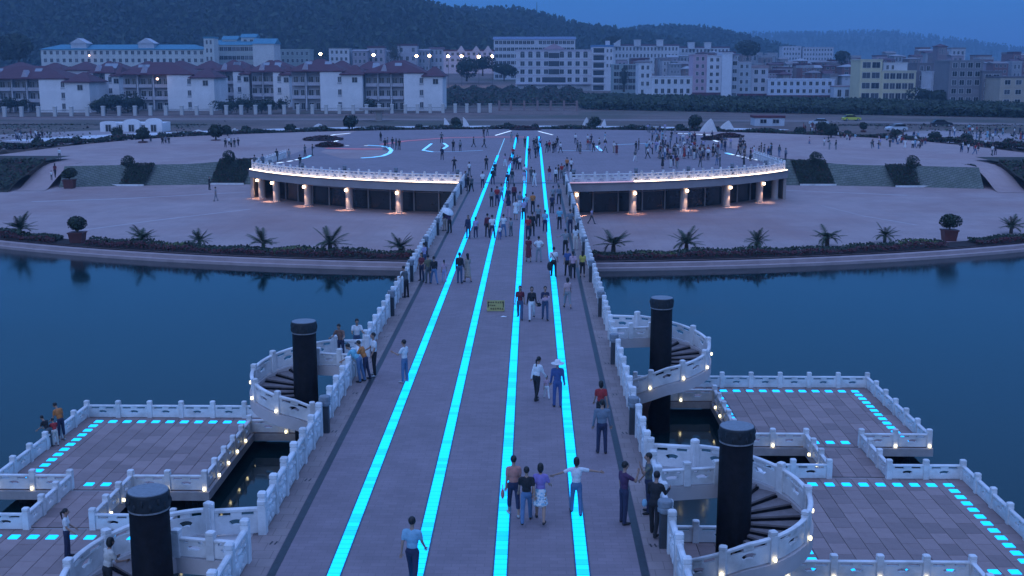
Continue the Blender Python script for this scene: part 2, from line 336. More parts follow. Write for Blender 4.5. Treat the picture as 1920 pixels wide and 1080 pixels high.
# ---------------- cyan light strips in the deck
PITCH_P = 0.30
cy2 = emit('cyan_glass_light_dim', (0.0, 0.80, 2.2), 0.85, (0.0, 0.1, 0.13))
panel = [MB().bbox(-.152, .152, -.136, .136, -.01, .016, .006).mesh('light_panel', m) for m in (M['cyan'], M['cyan'], M['cyan'], cy2)]
STRIP_END = (168.0, 212.0, 214.0, 214.0)
names4 = ('leftmost of the four cyan light strips running along the deck', 'second cyan light strip from the left rail of the deck', 'third cyan light strip from the left rail, right of the deck centre line', 'rightmost of the four cyan light strips running along the deck')
for i, X in enumerate((-3, -1, 1, 3)):
    st = empty('light_strip', (X, 0, 0)); tag(st, names4[i], 'light strip', 'cyan light strips in the deck')
    MB().box(-.19, .19, 12, STRIP_END[i]+.3, -.02, .006).build('strip_frame', M['steel'], st)
    y = 18.0; k = 0; far = MB()
    while y < STRIP_END[i]:
        if not (DECK_END-.3 < y < DECK_END+.9):
            if k < 290: place('light_panel', random.choice(panel), st, (0, y, 0))
            else: far.bbox(-.15, .15, y-.143, y+.143, -.01, .016, .006)
            k += 1
        y += PITCH_P
    if far.v: tag(far.build('light_panel_far', M['cyan'], st), kind='stuff')
    if i == 0: MB().box(-.07, .07, 168.5, 208, -.01, .012).build('dim_tail', emit('dim_cyan_tail', (0.05, 0.5, 0.8), .5), st)

gpm = mat('garden_paving', (0.34, 0.27, 0.27), rough=.8, var=.2, scale=.3, dirt=(.2, .14, .13), dirt_scale=.06, dirt_amt=.7)
for s_, nm in ((-1, 'left'), (1, 'right')):
    cc = []
    for a in np.linspace(R(12), R(46), 18):
        cc.append([((1 if s_ > 0 else -1)*math.cos(a)*r, 160+math.sin(a)*r, terr_z(math.cos(a)*r, 160+math.sin(a)*r)+.02) for r in (84.2, 92, 104, 118)])
    if s_ > 0: cc = cc[::-1]
    o = place('garden_path_'+nm, strip_mesh(cc, gpm, 'garden_path')); tag(o, 'pale paved garden ground beyond the square on the %s' % nm, kind='structure')

# ================================================================== RAILINGS
from mathutils.geometry import tessellate_polygon
def extr(mb, poly, holes, y0, y1, fn, m=0):
    """flat polygon (x,z) with holes, extruded y0..y1, mapped through fn(x,y,z)"""
    loops = [poly]+holes; allp = [p for lp in loops for p in lp]
    tris = tessellate_polygon([[Vector((p[0], p[1], 0)) for p in lp] for lp in loops])
    n = len(allp); vs = [fn(p[0], y0, p[1]) for p in allp]+[fn(p[0], y1, p[1]) for p in allp]
    fs = [tuple(t) for t in tris]+[tuple(k+n for k in reversed(t)) for t in tris]
    b = 0
    for lp in loops:
        k = len(lp)
        for j in range(k): a0 = b+j; a1 = b+(j+1) % k; fs.append((a0, a1, a1+n, a0+n))
        b += k
    mb.add(vs, fs, m)
FAN = [(-.20, .47), (-.155, .515), (-.08, .545), (0, .555), (.08, .545), (.155, .515), (.20, .47), (.115, .345), (.06, .37), (0, .378), (-.06, .37), (-.115, .345)]
LOZ = [(-.27, .36), (-.16, .42), (0, .44), (.16, .42), (.27, .36), (.16, .30), (0, .28), (-.16, .30)]
def panel_mesh(L, style='fan', fn=None, mats=None, seg=6):
    fn = fn or (lambda x, y, z: (x, y, z)); mb = MB(); e = 0.085; x0, x1 = e, L-e; c = L/2
    t = .05
    # handrail, octagonal
    prof = [(-.075, .80), (-.05, .775), (.05, .775), (.075, .80), (.075, .875), (.04, .905), (-.04, .905), (-.075, .875)]
    mb.rings([[fn(x0+(x1-x0)*k/seg, y, z) for y, z in prof] for k in range(seg+1)])
    def rect(a, b, z0, z1, th=t): extr(mb, [(a, z0), (b, z0), (b, z1), (a, z1)], [], -th, th, fn)
    if style == 'fan':
        rect(x0, x0+.12, .655, .785); rect(x1-.12, x1, .655, .785)
        rect(c-.14, c+.14, .655, .785)
        h = [(c+a, b) for a, b in FAN]
        rect(x0, c-.3, .07, .655); rect(c+.3, x1, .07, .655)
        extr(mb, [(c-.3, .07), (c+.3, .07), (c+.3, .655), (c-.3, .655)], [h], -t, t, fn)
    elif style == 'lozenge':
        rect(x0, x0+.1, .62, .785); rect(x1-.1, x1, .62, .785); rect(c-.12, c+.12, .62, .785)
        h = [(c+a, b-.02) for a, b in LOZ]; lo = [(c-.4, .15), (c+.4, .15), (c+.34, .21), (c-.34, .21)]
        extr(mb, [(x0, .07), (x1, .07), (x1, .62), (x0, .62)], [h, lo], -t, t, fn)
    else:   # carved bridge panel: cloud relief on a solid slab
        rect(x0, x0+.10, .66, .785); rect(x1-.10, x1, .66, .785)
        extr(mb, [(c-.13, .66), (c+.13, .66), (c+.07, .72), (c+.13, .785), (c-.13, .785), (c-.07, .72)], [], -t, t, fn)
        hole = [[(c-.36+d, .50), (c-.30+d, .53), (c-.22+d, .50), (c-.28+d, .47)] for d in (0, .58)]
        extr(mb, [(x0, .05), (x1, .05), (x1, .66), (x0, .66)], hole, -t, t, fn)
        for sy in (-1, 1):
            for dx, dz, rx, rz in ((-.34, .30, .20, .16), (.34, .30, .20, .16), (0, .36, .17, .2), (-.18, .17, .15, .08), (.18, .17, .15, .08), (-.47, .56, .10, .06), (.47, .56, .10, .06), (0, .60, .2, .05)):
                mb.ell((c+dx, sy*.048, dz), (rx, .045, rz), 10, 6)
    me = mb.mesh('rail_panel', mats or M['marble']); fix_normals(me); return me
_pan = {}
def straight_panel(L, style):
    k = (round(L, 2), style)
    if k not in _pan: _pan[k] = panel_mesh(L, style)
    return _pan[k]
def post_mesh(h=1.14, w=.105):
    mb = MB(); mb.bbox(-w, w, -w, w, 0, h-.16, .012); mb.bbox(-w*.82, w*.82, -w*.82, w*.82, h-.16, h-.13, .01); mb.bbox(-w*1.04, w*1.04, -w*1.04, w*1.04, h-.13, h, .03)
    return mb.mesh('post', M['marble'])
POST = post_mesh()
drm = MB(); drm.bbox(-.13, .13, -.12, .12, 0, .92, .02); drm.lathe([(.13, .92), (.13, .95), (.185, .97), (.19, 1.06), (.175, 1.075), (.175, 1.10), (.19, 1.115), (.19, 1.24), (.17, 1.27), (.05, 1.285)], n=18, m=1)
DRUM = drm.mesh('lamp_post', [M['drum'], M['drumtop']])
LAMP = MB().lathe([(.015, -.06), (.036, -.05), (.046, .0), (.038, .05), (.015, .07)], n=10).mesh('foot_lamp', M['ylamp'], True)
def rail_run(name, pts, label, group, style='fan', z=0.0, lamp=0, sp=1.46, ends=(True, True), thing=None, hs=(1.0, 1.0)):
    """straight runs of panels between posts along a polyline; lamp=+1/-1 puts foot lamps on that side of the walk direction"""
    t = thing or tag(empty(name, (pts[0][0], pts[0][1], z)), label, 'railing', group)
    ox, oy = t.location.x, t.location.y; oz = t.location.z
    for i in range(len(pts)-1):
        a = Vector(pts[i]); b = Vector(pts[i+1]); d = b-a; L = d.length; n = max(1, round(L/sp)); u = d/L; rz = math.atan2(u.y, u.x); nv = Vector((-u.y, u.x))
        me = straight_panel(L/n, style)
        for k in range(n):
            p = a+d*k/n; place('rail_panel', me, t, (p.x-ox, p.y-oy, z-oz), rz, (1, 1, hs[0]))
        for k in range(n+1):
            if k == n and i < len(pts)-2: continue
            if k == 0 and i == 0 and not ends[0]: continue
            if k == n and not ends[1]: continue
            p = a+d*k/n; place('post', POST, t, (p.x-ox, p.y-oy, z-oz), rz, (1, 1, hs[1]))
            if lamp:
                q = p + nv*lamp*.165; place('foot_lamp', LAMP, t, (q.x-ox, q.y-oy, z-oz+.10))
    return t
# ------- bridge railings, broken where the stairs leave the deck
RX = 5.27
STAIRS = {'RF': (1, 7.52, 52.36), 'RN': (1, 7.6, 33.0), 'LF': (-1, 7.42, 47.09), 'LN': (-1, 7.5, 27.45)}
def opening(k): s, xc, yc = STAIRS[k]; return (yc+.32, yc+2.24)
DRUMS = [28.9+9.6*k for k in range(0, 11)]
for s in (-1, 1):
    ops = sorted(opening(k) for k in STAIRS if STAIRS[k][0] == s)
    segs = [(14.0, ops[0][0]), (ops[0][1], ops[1][0]), (ops[1][1], DECK_END+.3)]
    nm = 'left' if s < 0 else 'right'
    lab = ('carved white marble railing on the %s of the bridge, short stretch nearest the viewer' % nm, 'carved white marble railing on the %s of the bridge between its two spiral stairs' % nm, 'long carved white marble railing on the %s of the bridge running to the pavilion' % nm)
    for (a, b), lb in zip(segs, lab):
        t = tag(empty('bridge_railing', (s*RX, a, 0)), lb, 'railing', 'carved railings of the bridge')
        cuts = [a] + [d for d in DRUMS if a+.8 < d < b-.8] + [b]
        for i in range(len(cuts)-1):
            y0 = cuts[i] + (.36 if i > 0 else 0); y1 = cuts[i+1] - (.36 if i < len(cuts)-2 else 0)
            n = max(1, round((y1-y0)/1.46)); L = (y1-y0)/n; me = straight_panel(L, 'cloud')
            for k in range(n): place('rail_panel', me, t, (0, y0-a+k*L, 0), R(90))
            for k in range(n+1): place('post', POST, t, (0, y0-a+k*L, 0))
    for k, d in enumerate(DRUMS):
        if any(a-.3 < d < b+.3 for a, b in ops) or d > DECK_END: continue
        o = place('lamp_post', DRUM, None, (s*5.13, d, 0)); tag(o, 'dark lamp post with grey drum top, %s one from the viewer along the %s railing' % (('first', 'second', 'third', 'fourth', 'fifth', 'sixth', 'seventh', 'eighth', 'ninth', 'tenth', 'last')[k+(1 if s > 0 else 0)*0], nm), 'lamp post', 'drum lamp posts along the bridge')

# ================================================================== SPIRAL STAIRS
def stair(key, label):
    s, xc, yc = STAIRS[key]
    t = tag(empty('spiral_staircase', (s*xc, yc, 0)), label, 'staircase', 'spiral staircases beside the bridge')
    def W(x, y, z): return (s*x, y, z)
    def zt(th):  # degrees, falling from 131
        if th >= 115: return 0.0
        if th >= -90: return -(115-th)/90*.65
        return -1.4806 - (-90-th)/115*1.90
    def pol(r, th, z): a = R(th); return W(r*math.cos(a), r*math.sin(a), z)
    cm = MB().lathe([(.50, -6), (.495, -2), (.475, 1.50)], n=28).build('column', M['colstone'], t, smooth=False)
    cm.data.polygons.foreach_set('use_smooth', [len(p.vertices) == 4 for p in cm.data.polygons])
    cb = MB().lathe([(.475, 1.50), (.495, 1.51), (.495, 1.545), (.485, 1.55)], n=28).build('column_band', M['colband'], t)
    cp = MB(); prof = [(.485, 1.55), (.505, 1.57), (.508, 1.91), (.495, 1.955), (.48, 1.965)]
    cp.lathe(prof, n=40); random.seed(len(key)+ord(key[0])+ord(key[1]))
    for k in range(16):
        a = 2*math.pi*k/16; cp.ell((.497*math.cos(a), .497*math.sin(a), 1.74+.06*(-1)**k), (.05, .05, .10), 6, 5)
    cp.build('column_cap', M['colcap'], t)
    tp = MB().lathe([(.48, 1.9655), (.475, 1.985), (.3, 1.99)], n=28).build('column_top', M['drumtop'], t)
    # landing
    poly = [(-2.28, .26), (-.40, .62), (-.20, .43), (-.93, 2.02), (-1.4, 2.16), (-2.28, 2.26)]
    MB().prism([(s*a, b) for a, b in (poly if s > 0 else poly[::-1])], -.42, -.004).build('landing', M['marble2'], t)
    # treads
    th = 115.0; ths = [th]
    while th > -205:
        th -= 18.0 if th > -90 else 10.5
        ths.append(max(th, -205))
    for i in range(len(ths)-1):
        a, b = ths[i], ths[i+1]; z = zt(b)-.0; mb = MB(); n = 4; top = []; bot = []
        ov = 2.0
        for k in range(n+1): q = a+ov+(b-a-ov)*k/n; top.append((q))
        ring = [pol(.46, q, 0) for q in top]+[pol(2.03, q, 0) for q in reversed(top)]
        if s < 0: ring = ring[::-1]
        mb.rings([[(p[0], p[1], z-.06) for p in ring], [(p[0], p[1], z) for p in ring]]); mb.build('tread', M['tread'], t)
        r2 = [pol(.46, a, 0), pol(.46, a-2, 0), pol(2.0, a-2, 0), pol(2.0, a, 0)]
        zr = zt(a)-.061
        if zr > z+.001:
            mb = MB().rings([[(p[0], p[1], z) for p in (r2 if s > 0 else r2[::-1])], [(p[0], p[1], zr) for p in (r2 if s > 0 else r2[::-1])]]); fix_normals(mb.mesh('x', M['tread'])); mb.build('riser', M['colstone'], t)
    # stringer and soffit
    N = 60; tl = [115-320*k/N for k in range(N+1)]
    mb = MB(); mb.rings([[pol(2.02, q, zt(q)-.42), pol(2.24, q, zt(q)-.42), pol(2.24, q, zt(q)+.05), pol(2.02, q, zt(q)+.05)] for q in tl]); me = mb.mesh('stringer', M['marble2']); fix_normals(me); place('stringer', me, t)
    mb = MB(); mb.rings([[pol(.45, q, zt(q)-.36), pol(2.02, q, zt(q)-.36), pol(2.02, q, zt(q)-.24), pol(.45, q, zt(q)-.24)] for q in tl]); me = mb.mesh('soffit', M['soffit']); fix_normals(me); place('soffit', me, t)
    # outer railing on the stringer
    bounds = [115-37*k for k in range(9)]; bounds = [b for b in bounds if b > -190]
    def zr(q): return zt(q)+.05
    for i in range(len(bounds)-1):
        a, b = bounds[i], bounds[i+1]; L = R(37)*2.13
        def fn(x, y, z, a=a, b=b, L=L): q = a+(b-a)*x/L; return pol(2.13-y, q, z*.83+zr(q))
        place('rail_panel', panel_mesh(L, 'fan', fn), t)
    for q in bounds:
        p = pol(2.13, q, zr(q)-.02); place('post', POST, t, p, math.atan2(p[1], p[0]), (1, 1, .82))
        l = pol(2.30, q, zr(q)+.13); place('foot_lamp', LAMP, t, l)
    # landing rails
    def run(pts, n, h0=.83, h1=.82):
        a, b = Vector(pts[0]), Vector(pts[1]); d = b-a; L = d.length/n; rz = math.atan2(d.y, s*d.x)
        me = straight_panel(L, 'fan')
        for k in range(n):
            p = a+d*k/n; place('rail_panel', me, t, (s*p.x, p.y, 0), rz, (1, 1, h0))
        for k in range(n+1):
            p = a+d*k/n; place('post', POST, t, (s*p.x, p.y, 0), rz, (1, 1, h1))
    run([(-2.22, .36), (-.42, .68)], 2, .58, .64); run([(-2.22, 2.17), (-.93, 1.95)], 1)
    return t
stair('RF', 'spiral staircase round a black column, far one on the right of the bridge')
stair('RN', 'spiral staircase round a black column, near one on the right of the bridge')
stair('LF', 'spiral staircase round a black column with two boys on its landing')
stair('LN', 'spiral staircase round a black column in the near left corner of the picture')

# ================================================================== LOWER PLATFORMS ON THE WATER
tilem = mat('platform_slab_stone', (0.29, 0.20, 0.19), rough=0.7, var=0.18, scale=1.4, bump=0.1, dirt=(0.19, 0.135, 0.13), dirt_scale=0.35, dirt_amt=0.6)
_nt = tilem.node_tree; _pr = _nt.nodes['Principled BSDF']; _prev = _pr.inputs['Base Color'].links[0].from_socket
_oi = _nt.nodes.new('ShaderNodeObjectInfo'); _mr = _nt.nodes.new('ShaderNodeMapRange'); _mr.inputs[3].default_value = .82; _mr.inputs[4].default_value = 1.2; _nt.links.new(_oi.outputs['Random'], _mr.inputs[0])
_mx = _nt.nodes.new('ShaderNodeMix'); _mx.data_type = 'RGBA'; _mx.blend_type = 'MULTIPLY'; _mx.inputs[0].default_value = 1; _nt.links.new(_prev, _mx.inputs[6]); _nt.links.new(_mr.outputs[0], _mx.inputs[7]); _nt.links.new(_mx.outputs[2], _pr.inputs['Base Color'])
jointm = mat('slab_joint', (0.05, 0.04, 0.04), rough=0.9, var=0.2)
def tile_mesh(w, l): return MB().bbox(-w/2+.008, w/2-.008, -l/2+.008, l/2-.008, -.04, 0, .008).mesh('paving_slab', tilem)
_tl = {}
def tiles(floor, x0, x1, y0, y1, w=.6, l=.95):
    nx = max(1, round((x1-x0)/w)); w = (x1-x0)/nx; ny = max(1, round((y1-y0)/l)); l = (y1-y0)/ny
    def tm(a, b):
        k = (round(a, 3), round(b, 3))
        if k not in _tl: _tl[k] = tile_mesh(a, b)
        return _tl[k]
    for i in range(nx):
        X = x0+(i+.5)*w
        if i % 2 == 0: lst = [(y0+(k+.5)*l, l) for k in range(ny)]
        else: lst = [(y0+l/4, l/2)]+[(y0+(k+1)*l, l) for k in range(ny-1)]+[(y1-l/4, l/2)]
        for Y, ll in lst: place('paving_slab', tm(w, ll), floor, (X, Y, PLAT_Z + random.uniform(-.003, .003)), 0)
fl = MB().bbox(-.17, .17, -.17, .17, -.02, .02, .02).mesh('floor_light', M['cyan'])
def platform(s, x0, x1, y0, y1, label, ring=(True, True, True, True), gap=None):
    """slab over the water; x measured outwards from the bridge axis, s its side"""
    X0, X1 = sorted((s*x0, s*x1))
    f = MB().box(X0-.14, X1+.14, y0-.14, y1+.14, PLAT_Z-.36, PLAT_Z-.035).build('platform', M['slabstone']); tag(f, label, kind='structure')
    MB().box(X0, X1, y0, y1, PLAT_Z-.035, PLAT_Z-.02).build('joint_bed', jointm, f)
    tiles(f, X0, X1, y0, y1)
    for px in (X0+.8, X1-.8):
        for py in (y0+.8, y1-.8): MB().lathe([(.3, -6), (.3, PLAT_Z-.36)], px, py, 10).build('stilt', M['colstone'], f)
    # cyan floor lights round the edge
    ins = .75; n = round((y1-y0-2*ins)/.66); m = round((x1-x0-2*ins)/.66)
    def put(x, y): place('floor_light', fl, f, (x, y, PLAT_Z+.004))
    for k in range(m+1):
        x = X0+ins+(X1-X0-2*ins)*k/m
        if ring[1]: put(x, y1-ins)
        if ring[0] and (gap is None or gap[0] < s*x < gap[1]): put(x, y0+.55)
    for k in range(n):
        y = y0+ins+(y1-y0-2*ins)*k/n
        if ring[2]: put(s*(x1-ins), y)
        if ring[3]: put(s*(x0+.38), y)
    return f
def walkway(s, x0, x1, y0, y1, label):
    X0, X1 = sorted((s*x0, s*x1))
    f = MB().box(X0-.1, X1+.1, y0, y1, PLAT_Z-.36, PLAT_Z-.035).build('walkway', M['slabstone']); tag(f, label, kind='structure')
    MB().box(X0, X1, y0, y1, PLAT_Z-.035, PLAT_Z-.02).build('joint_bed', jointm, f); tiles(f, X0, X1, y0, y1)
PX0, PX1, WX0, WX1 = 10.3, 18.15, 13.15, 15.3
for s, dy, nm in ((1, 0.0, 'right'), (-1, -5.6, 'left')):
    yb, yf, nb, nf = 57.2+dy, 47.8+dy, 43.95+dy, 34.75+dy
    platform(s, PX0, PX1, yf, yb, 'far stone platform above the lake on the %s of the bridge' % nm, gap=(WX0-.1, WX1+.1))
    platform(s, PX0, PX1, nf, nb, 'near stone platform above the lake on the %s of the bridge' % nm)
    walkway(s, WX0, WX1, nb+.145, yf-.145, 'short stone walkway joining the two platforms on the %s' % nm)
    far_c = STAIRS['RF' if s > 0 else 'LF']; near_c = STAIRS['RN' if s > 0 else 'LN']
    sf = far_c[2]+2.25; sn = near_c[2]+2.25
    walkway(s, 3.0, PX0-.145, sf, yb, 'stone landing strip from the far spiral stair on the %s' % nm)
    walkway(s, 3.0, PX0-.145, max(sn, nf), sn+2.4, 'stone landing strip from the near spiral stair on the %s' % nm)
    walkway(s, WX1, WX1+2.2, nf-6, nf-.145, 'stone walkway leading off the near platform on the %s' % nm)
    g = 'white railings of the lower platforms'
    def P(l): return [(s*x, y) for x, y in l]
    o_ = .04
    # walked so that the water lies on the lamp side
    L = 1 if s > 0 else -1
    rail_run('platform_railing', P([(4.0, yb-o_), (PX1, yb-o_), (PX1, yf+o_), (WX1+.06, yf+o_), (WX1+.06, nb-o_), (PX1, nb-o_), (PX1, nf+o_), (WX1+2.2, nf+o_)]), 'white stone railing along the outer side of both platforms on the %s' % nm, g, z=PLAT_Z-.03, hs=(.66, .70), lamp=L)
    rail_run('platform_railing', P([(4.0, sf+.06), (PX0+.04, sf+.06), (PX0+.04, yf+o_), (WX0-.06, yf+o_), (WX0-.06, nb-o_), (PX0+.04, nb-o_), (PX0+.04, sn+2.3), (4.0, sn+2.3)]), 'white stone railing with foot lamps along the bridge side of the %s platforms' % nm, g, z=PLAT_Z-.03, hs=(.66, .70), lamp=-L)
    rail_run('platform_railing', P([(8.2, nf+.05), (WX1-.06, nf+.05), (WX1-.06, nf-5.5)]), 'white stone railing along the front edge of the near platform on the %s' % nm, g, z=PLAT_Z-.03, hs=(.66, .70), lamp=-L)

# ================================================================== PAVILION UNDER THE TERRACE
def ppt(r, a, z=0.0): return (RIM_C[0]+r*math.sin(R(a)), RIM_C[1]-r*math.cos(R(a)), z)     # a in degrees, 0 towards the bridge
pav = tag(empty('pavilion', (0, 127, LOW_Z)), 'low curved pavilion with lamp-lit columns and dark glass under the terrace', 'pavilion')
PO = Vector(pav.location)
def padd(name, me, loc=(0, 0, 0), rz=0.0, parent=None): return place(name, me, parent or pav, (loc[0]-PO.x, loc[1]-PO.y, loc[2]-PO.z) if parent is None else loc, rz)
fascm = mat('pavilion_fascia', (0.30, 0.26, 0.26), rough=0.75, var=0.08, scale=0.7, dirt=(0.22, 0.18, 0.18), dirt_scale=0.3)
pcolm = mat('pavilion_column_stone', (0.42, 0.36, 0.34), rough=0.7, var=0.08, scale=2)
mull = mat('pavilion_mullion', (0.30, 0.27, 0.27), rough=0.6, var=0.05)
ceilm = mat('pavilion_ceiling', (0.2, 0.17, 0.16), rough=0.8, var=0.1)
for s in (-1, 1):
    angs = np.linspace(8.3, 57, 46)
    mb = MB(); mb.rings([[ppt(37.3, s*a, -.9), ppt(38.45, s*a, -.9), ppt(38.45, s*a, -.08), ppt(38.6, s*a, -.07), ppt(38.6, s*a, .0), ppt(38.3, s*a, .005), ppt(37.3, s*a, -.012)] for a in angs]); me = mb.mesh('fascia', fascm); fix_normals(me); padd('fascia', me)
    mb = MB(); mb.rings([[ppt(34.4, s*a, -.93), ppt(37.35, s*a, -.93), ppt(37.35, s*a, -.91), ppt(34.4, s*a, -.91)] for a in angs]); me = mb.mesh('ceiling', ceilm); fix_normals(me); padd('ceiling', me)
    mb = MB(); mb.rings([[ppt(30, s*a, LOW_Z), ppt(30.2, s*a, LOW_Z), ppt(30.2, s*a, -.93), ppt(30, s*a, -.93)] for a in angs]); me = mb.mesh('back_wall', M['glassdark']); fix_normals(me); padd('back_wall', me)
    # glass panels with mullions
    k = 0; a = 9.0
    while a < 56:
        w = 2.35; b = a+w
        mb = MB(); mb.rings([[ppt(35.2, s*q, LOW_Z), ppt(35.26, s*q, LOW_Z), ppt(35.26, s*q, -.92), ppt(35.2, s*q, -.92)] for q in (a, (a+b)/2, b)]); me = mb.mesh('glass_panel', M['glassdark']); fix_normals(me); padd('glass_panel', me)
        if k % 2 == 0:
            padd('mullion', MB().box(-.07, .07, -.06, .06, 0, -.92-LOW_Z).mesh('mullion', mull), ppt(35.4, s*a, LOW_Z), R(s*a))
        k += 1; a = b
    mb = MB(); mb.rings([[ppt(35.3, s*q, -1.42), ppt(35.42, s*q, -1.42), ppt(35.42, s*q, -1.34), ppt(35.3, s*q, -1.34)] for q in np.linspace(13, 48, 30)]); me = mb.mesh('transom', mull); fix_normals(me); padd('transom', me)
    for q in (10, 20, 30, 40, 50, 56.3):
        c = MB().lathe([(.50, 0), (.50, .12), (.41, .14), (.41, 2.60-.14), (.47, 2.60-.1), (.47, 2.58)], n=20); o = padd('column', c.mesh('column', pcolm, False), ppt(37.05, s*q, LOW_Z)); 
        # wall lamp: a tilted cone head, with its own downlight
        lp = MB(); lp.lathe([(.05, .16), (.13, .12), (.16, -.02), (.12, -.12), (.04, -.14)], n=10)
        if (s, q) != (1, 56.3):
            wl_ = padd('wall_lamp', lp.mesh('wall_lamp', M['wlamp']), ppt(37.05+.60, s*q, -1.32), R(s*q))
            ld = bpy.data.lights.new('wall_lamp_light', 'SPOT'); ld.energy = 360; ld.color = (1.0, 0.62, 0.40); ld.spot_size = R(64); ld.spot_blend = 0.5; ld.shadow_soft_size = 0.06
            lo = bpy.data.objects.new('wall_lamp_light', ld); col.objects.link(lo); lo.parent = pav; lo.location = Vector(ppt(37.05+.82, s*q, -1.50))-PO
            lo.rotation_euler = (0, 0, 0)
    # terrace railing
    rt = tag(empty('terrace_railing', ppt(38.0, s*8.6)), 'white stone railing along the terrace edge %s of the bridge' % ('left' if s < 0 else 'right'), 'railing', 'railings on the terrace edge')
    ro = Vector(rt.location); a = 8.8
    while a < 56.4:
        b = a+2.0; L = 38.0*R(2.0); p = ppt(38.0, s*a); q = ppt(38.0, s*b)
        me = straight_panel((Vector(q)-Vector(p)).length, 'lozenge')
        place('rail_panel', me, rt, Vector(p)-ro, math.atan2(q[1]-p[1], q[0]-p[0])); place('post', POST, rt, Vector(p)-ro, R(s*a)); a = b
    place('post', POST, rt, Vector(ppt(38.0, s*a))-ro, R(s*a))
    for q in (9.4, 20, 30, 40, 50):
        o = place('lamp_post', DRUM, None, ppt(37.75, s*q), R(s*q)); o.scale = (1.15, 1.15, 1.12)
        tag(o, 'grey lamp post on the terrace railing %s of the bridge, %s one from the bridge' % ('left' if s < 0 else 'right', {9.4: 'first', 20: 'second', 30: 'third', 40: 'fourth', 50: 'fifth'}[q]), 'lamp post', 'lamp posts on the terrace railing')
    # light line at the foot of the railing
    def arc(a0, a1, m, lab, nm='light_line'):
        o = MB().tube([ppt(38.32, s*q, .05) for q in np.linspace(a0, a1, max(4, int((a1-a0)*1.2)))], .045, 6).build(nm, m); tag(o, lab, 'light line', 'light lines on the terrace')
    if s < 0: arc(8.6, 57.0, M['led_warm'], 'warm white light line under the left terrace railing')
    else:
        arc(19.3, 57.0, M['led_warm'], 'warm white light line under the right terrace railing'); arc(8.6, 19.2, M['led_dim'], 'dim pink stretch of light line on the right terrace edge next to the bridge')
    # side railing
    rail_run('side_railing', [(s*(XE-.25), rimY(XE)+.6), (s*(XE-.7), 161.5)], 'white stone railing running back from the terrace corner on the %s' % ('left' if s < 0 else 'right'), 'railings on the terrace edge', style='lozenge')
# lights drawn on the terrace floor (given as photo points on the paving)
def floor_line(pts, w, m, label, dash=None, z=.012):
    P_ = [at(x, y, 0) for x, y in pts]; P_ = [Vector((p.x, p.y, z_up(p.x, p.y)+z)) for p in P_]
    Q = []
    for i in range(len(P_)-1):
        n = max(2, int((P_[i+1]-P_[i]).length/0.6))
        for k in range(n): Q.append(P_[i].lerp(P_[i+1], k/n))
    Q.append(P_[-1]); mb = MB()
    for i in range(len(Q)-1):
        if dash and (i % dash[0]) >= dash[1]: continue
        a, b = Q[i], Q[i+1]; d = (b-a).normalized(); n = Vector((-d.y, d.x, 0))*w/2
        mb.add([a-n, b-n, b+n, a+n, a-n+Vector((0,0,.02)), b-n+Vector((0,0,.02)), b+n+Vector((0,0,.02)), a+n+Vector((0,0,.02))], [(3,2,1,0), (4,5,6,7), (0,1,5,4), (1,2,6,5), (2,3,7,6), (3,0,4,7)])
    o = mb.build('floor_light_line', m); tag(o, label, 'light line', 'light lines on the terrace'); return o
FL = floor_line
FL([(500, 308.5), (540, 303), (565, 298)], .45, M['led_white'], 'row of white lights at the left corner of the terrace', dash=(4, 2))
FL([(562, 298.5), (575, 295.5), (583, 291.5)], .35, M['led_blue'], 'short blue curved light line left of the curling blue line on the terrace')
FL([(678, 296.5), (700, 295), (718, 292.5), (730, 287.5), (734, 282), (729, 277), (718, 274.5)], .55, M['led_blue'], 'bright blue light line curling round the pale patch on the terrace left')
FL([(718, 274), (690, 272.5)], .4, M['led_blue'], 'short straight blue light line above the curling one')
FL([(612, 272.8), (690, 273.3)], .25, M['led_white'], 'dotted white light line beside the red band on the terrace left', dash=(5, 1))
FL([(656, 250), (628, 252.5), (604, 257.2), (633, 263.5), (617, 271)], .45, M['led_white'], 'zigzag white light line round the left flower bed')
FL([(612, 278), (660, 279.5), (716, 279.5)], 1.3, M['led_red'], 'broad red band of light on the terrace left')
FL([(716, 271), (760, 264.5), (840, 258.5), (920, 257), (985, 257.2)], .9, M['led_red'], 'long red line of light crossing behind the strips')
FL([(809, 269.5), (793, 282), (812, 285)], .4, M['led_blue'], 'blue angled light line in the middle left of the terrace')
FL([(812, 285), (860, 284.3), (905, 282)], .3, M['led_dimblue'], 'dim blue light line running towards the strips')
FL([(828, 281), (839, 274), (832, 268.5)], .4, M['led_blue'], 'small blue hooked light line behind a standing person')
FL([(929, 254), (958, 245.5)], .32, M['led_white'], 'slanting white light line left of the strip ends')
FL([(1010, 246.5), (1036, 253)], .32, M['led_white'], 'slanting white light line right of the strip ends')
FL([(1046, 282), (1090, 283), (1122, 283)], .3, M['led_dimblue'], 'dim blue light line right of the strips')
FL([(1119, 274), (1127, 283)], .45, M['led_blue'], 'short blue light stroke right of the strips')
FL([(1150, 272), (1230, 268)], .4, M['led_dimblue'], 'dim blue light line in front of the crowd')
FL([(1270, 250), (1310, 252), (1357, 255.2), (1331, 260.5), (1345, 265.5)], .5, M['led_white'], 'zigzag white light line round the right flower bed')
FL([(1371, 289.5), (1400, 296), (1438, 304)], .4, M['led_white'], 'row of white lights at the right corner of the terrace', dash=(4, 2))
FL([(1362, 287), (1372, 290)], .6, M['led_blue'], 'short blue light stroke at the right corner of the terrace')
# pale petal of paving on the terrace left
pts = [(640, 297), (600, 285), (610, 281), (716, 281), (728, 284), (722, 290), (700, 295), (672, 297.5)]
o = MB().add([(at(x, y).x, at(x, y).y, z_up(at(x, y).x, at(x, y).y)+.008) for x, y in pts], [tuple(range(len(pts)))]).build('pale_paving', outm); tag(o, 'pale petal of paving let into the terrace', kind='structure')
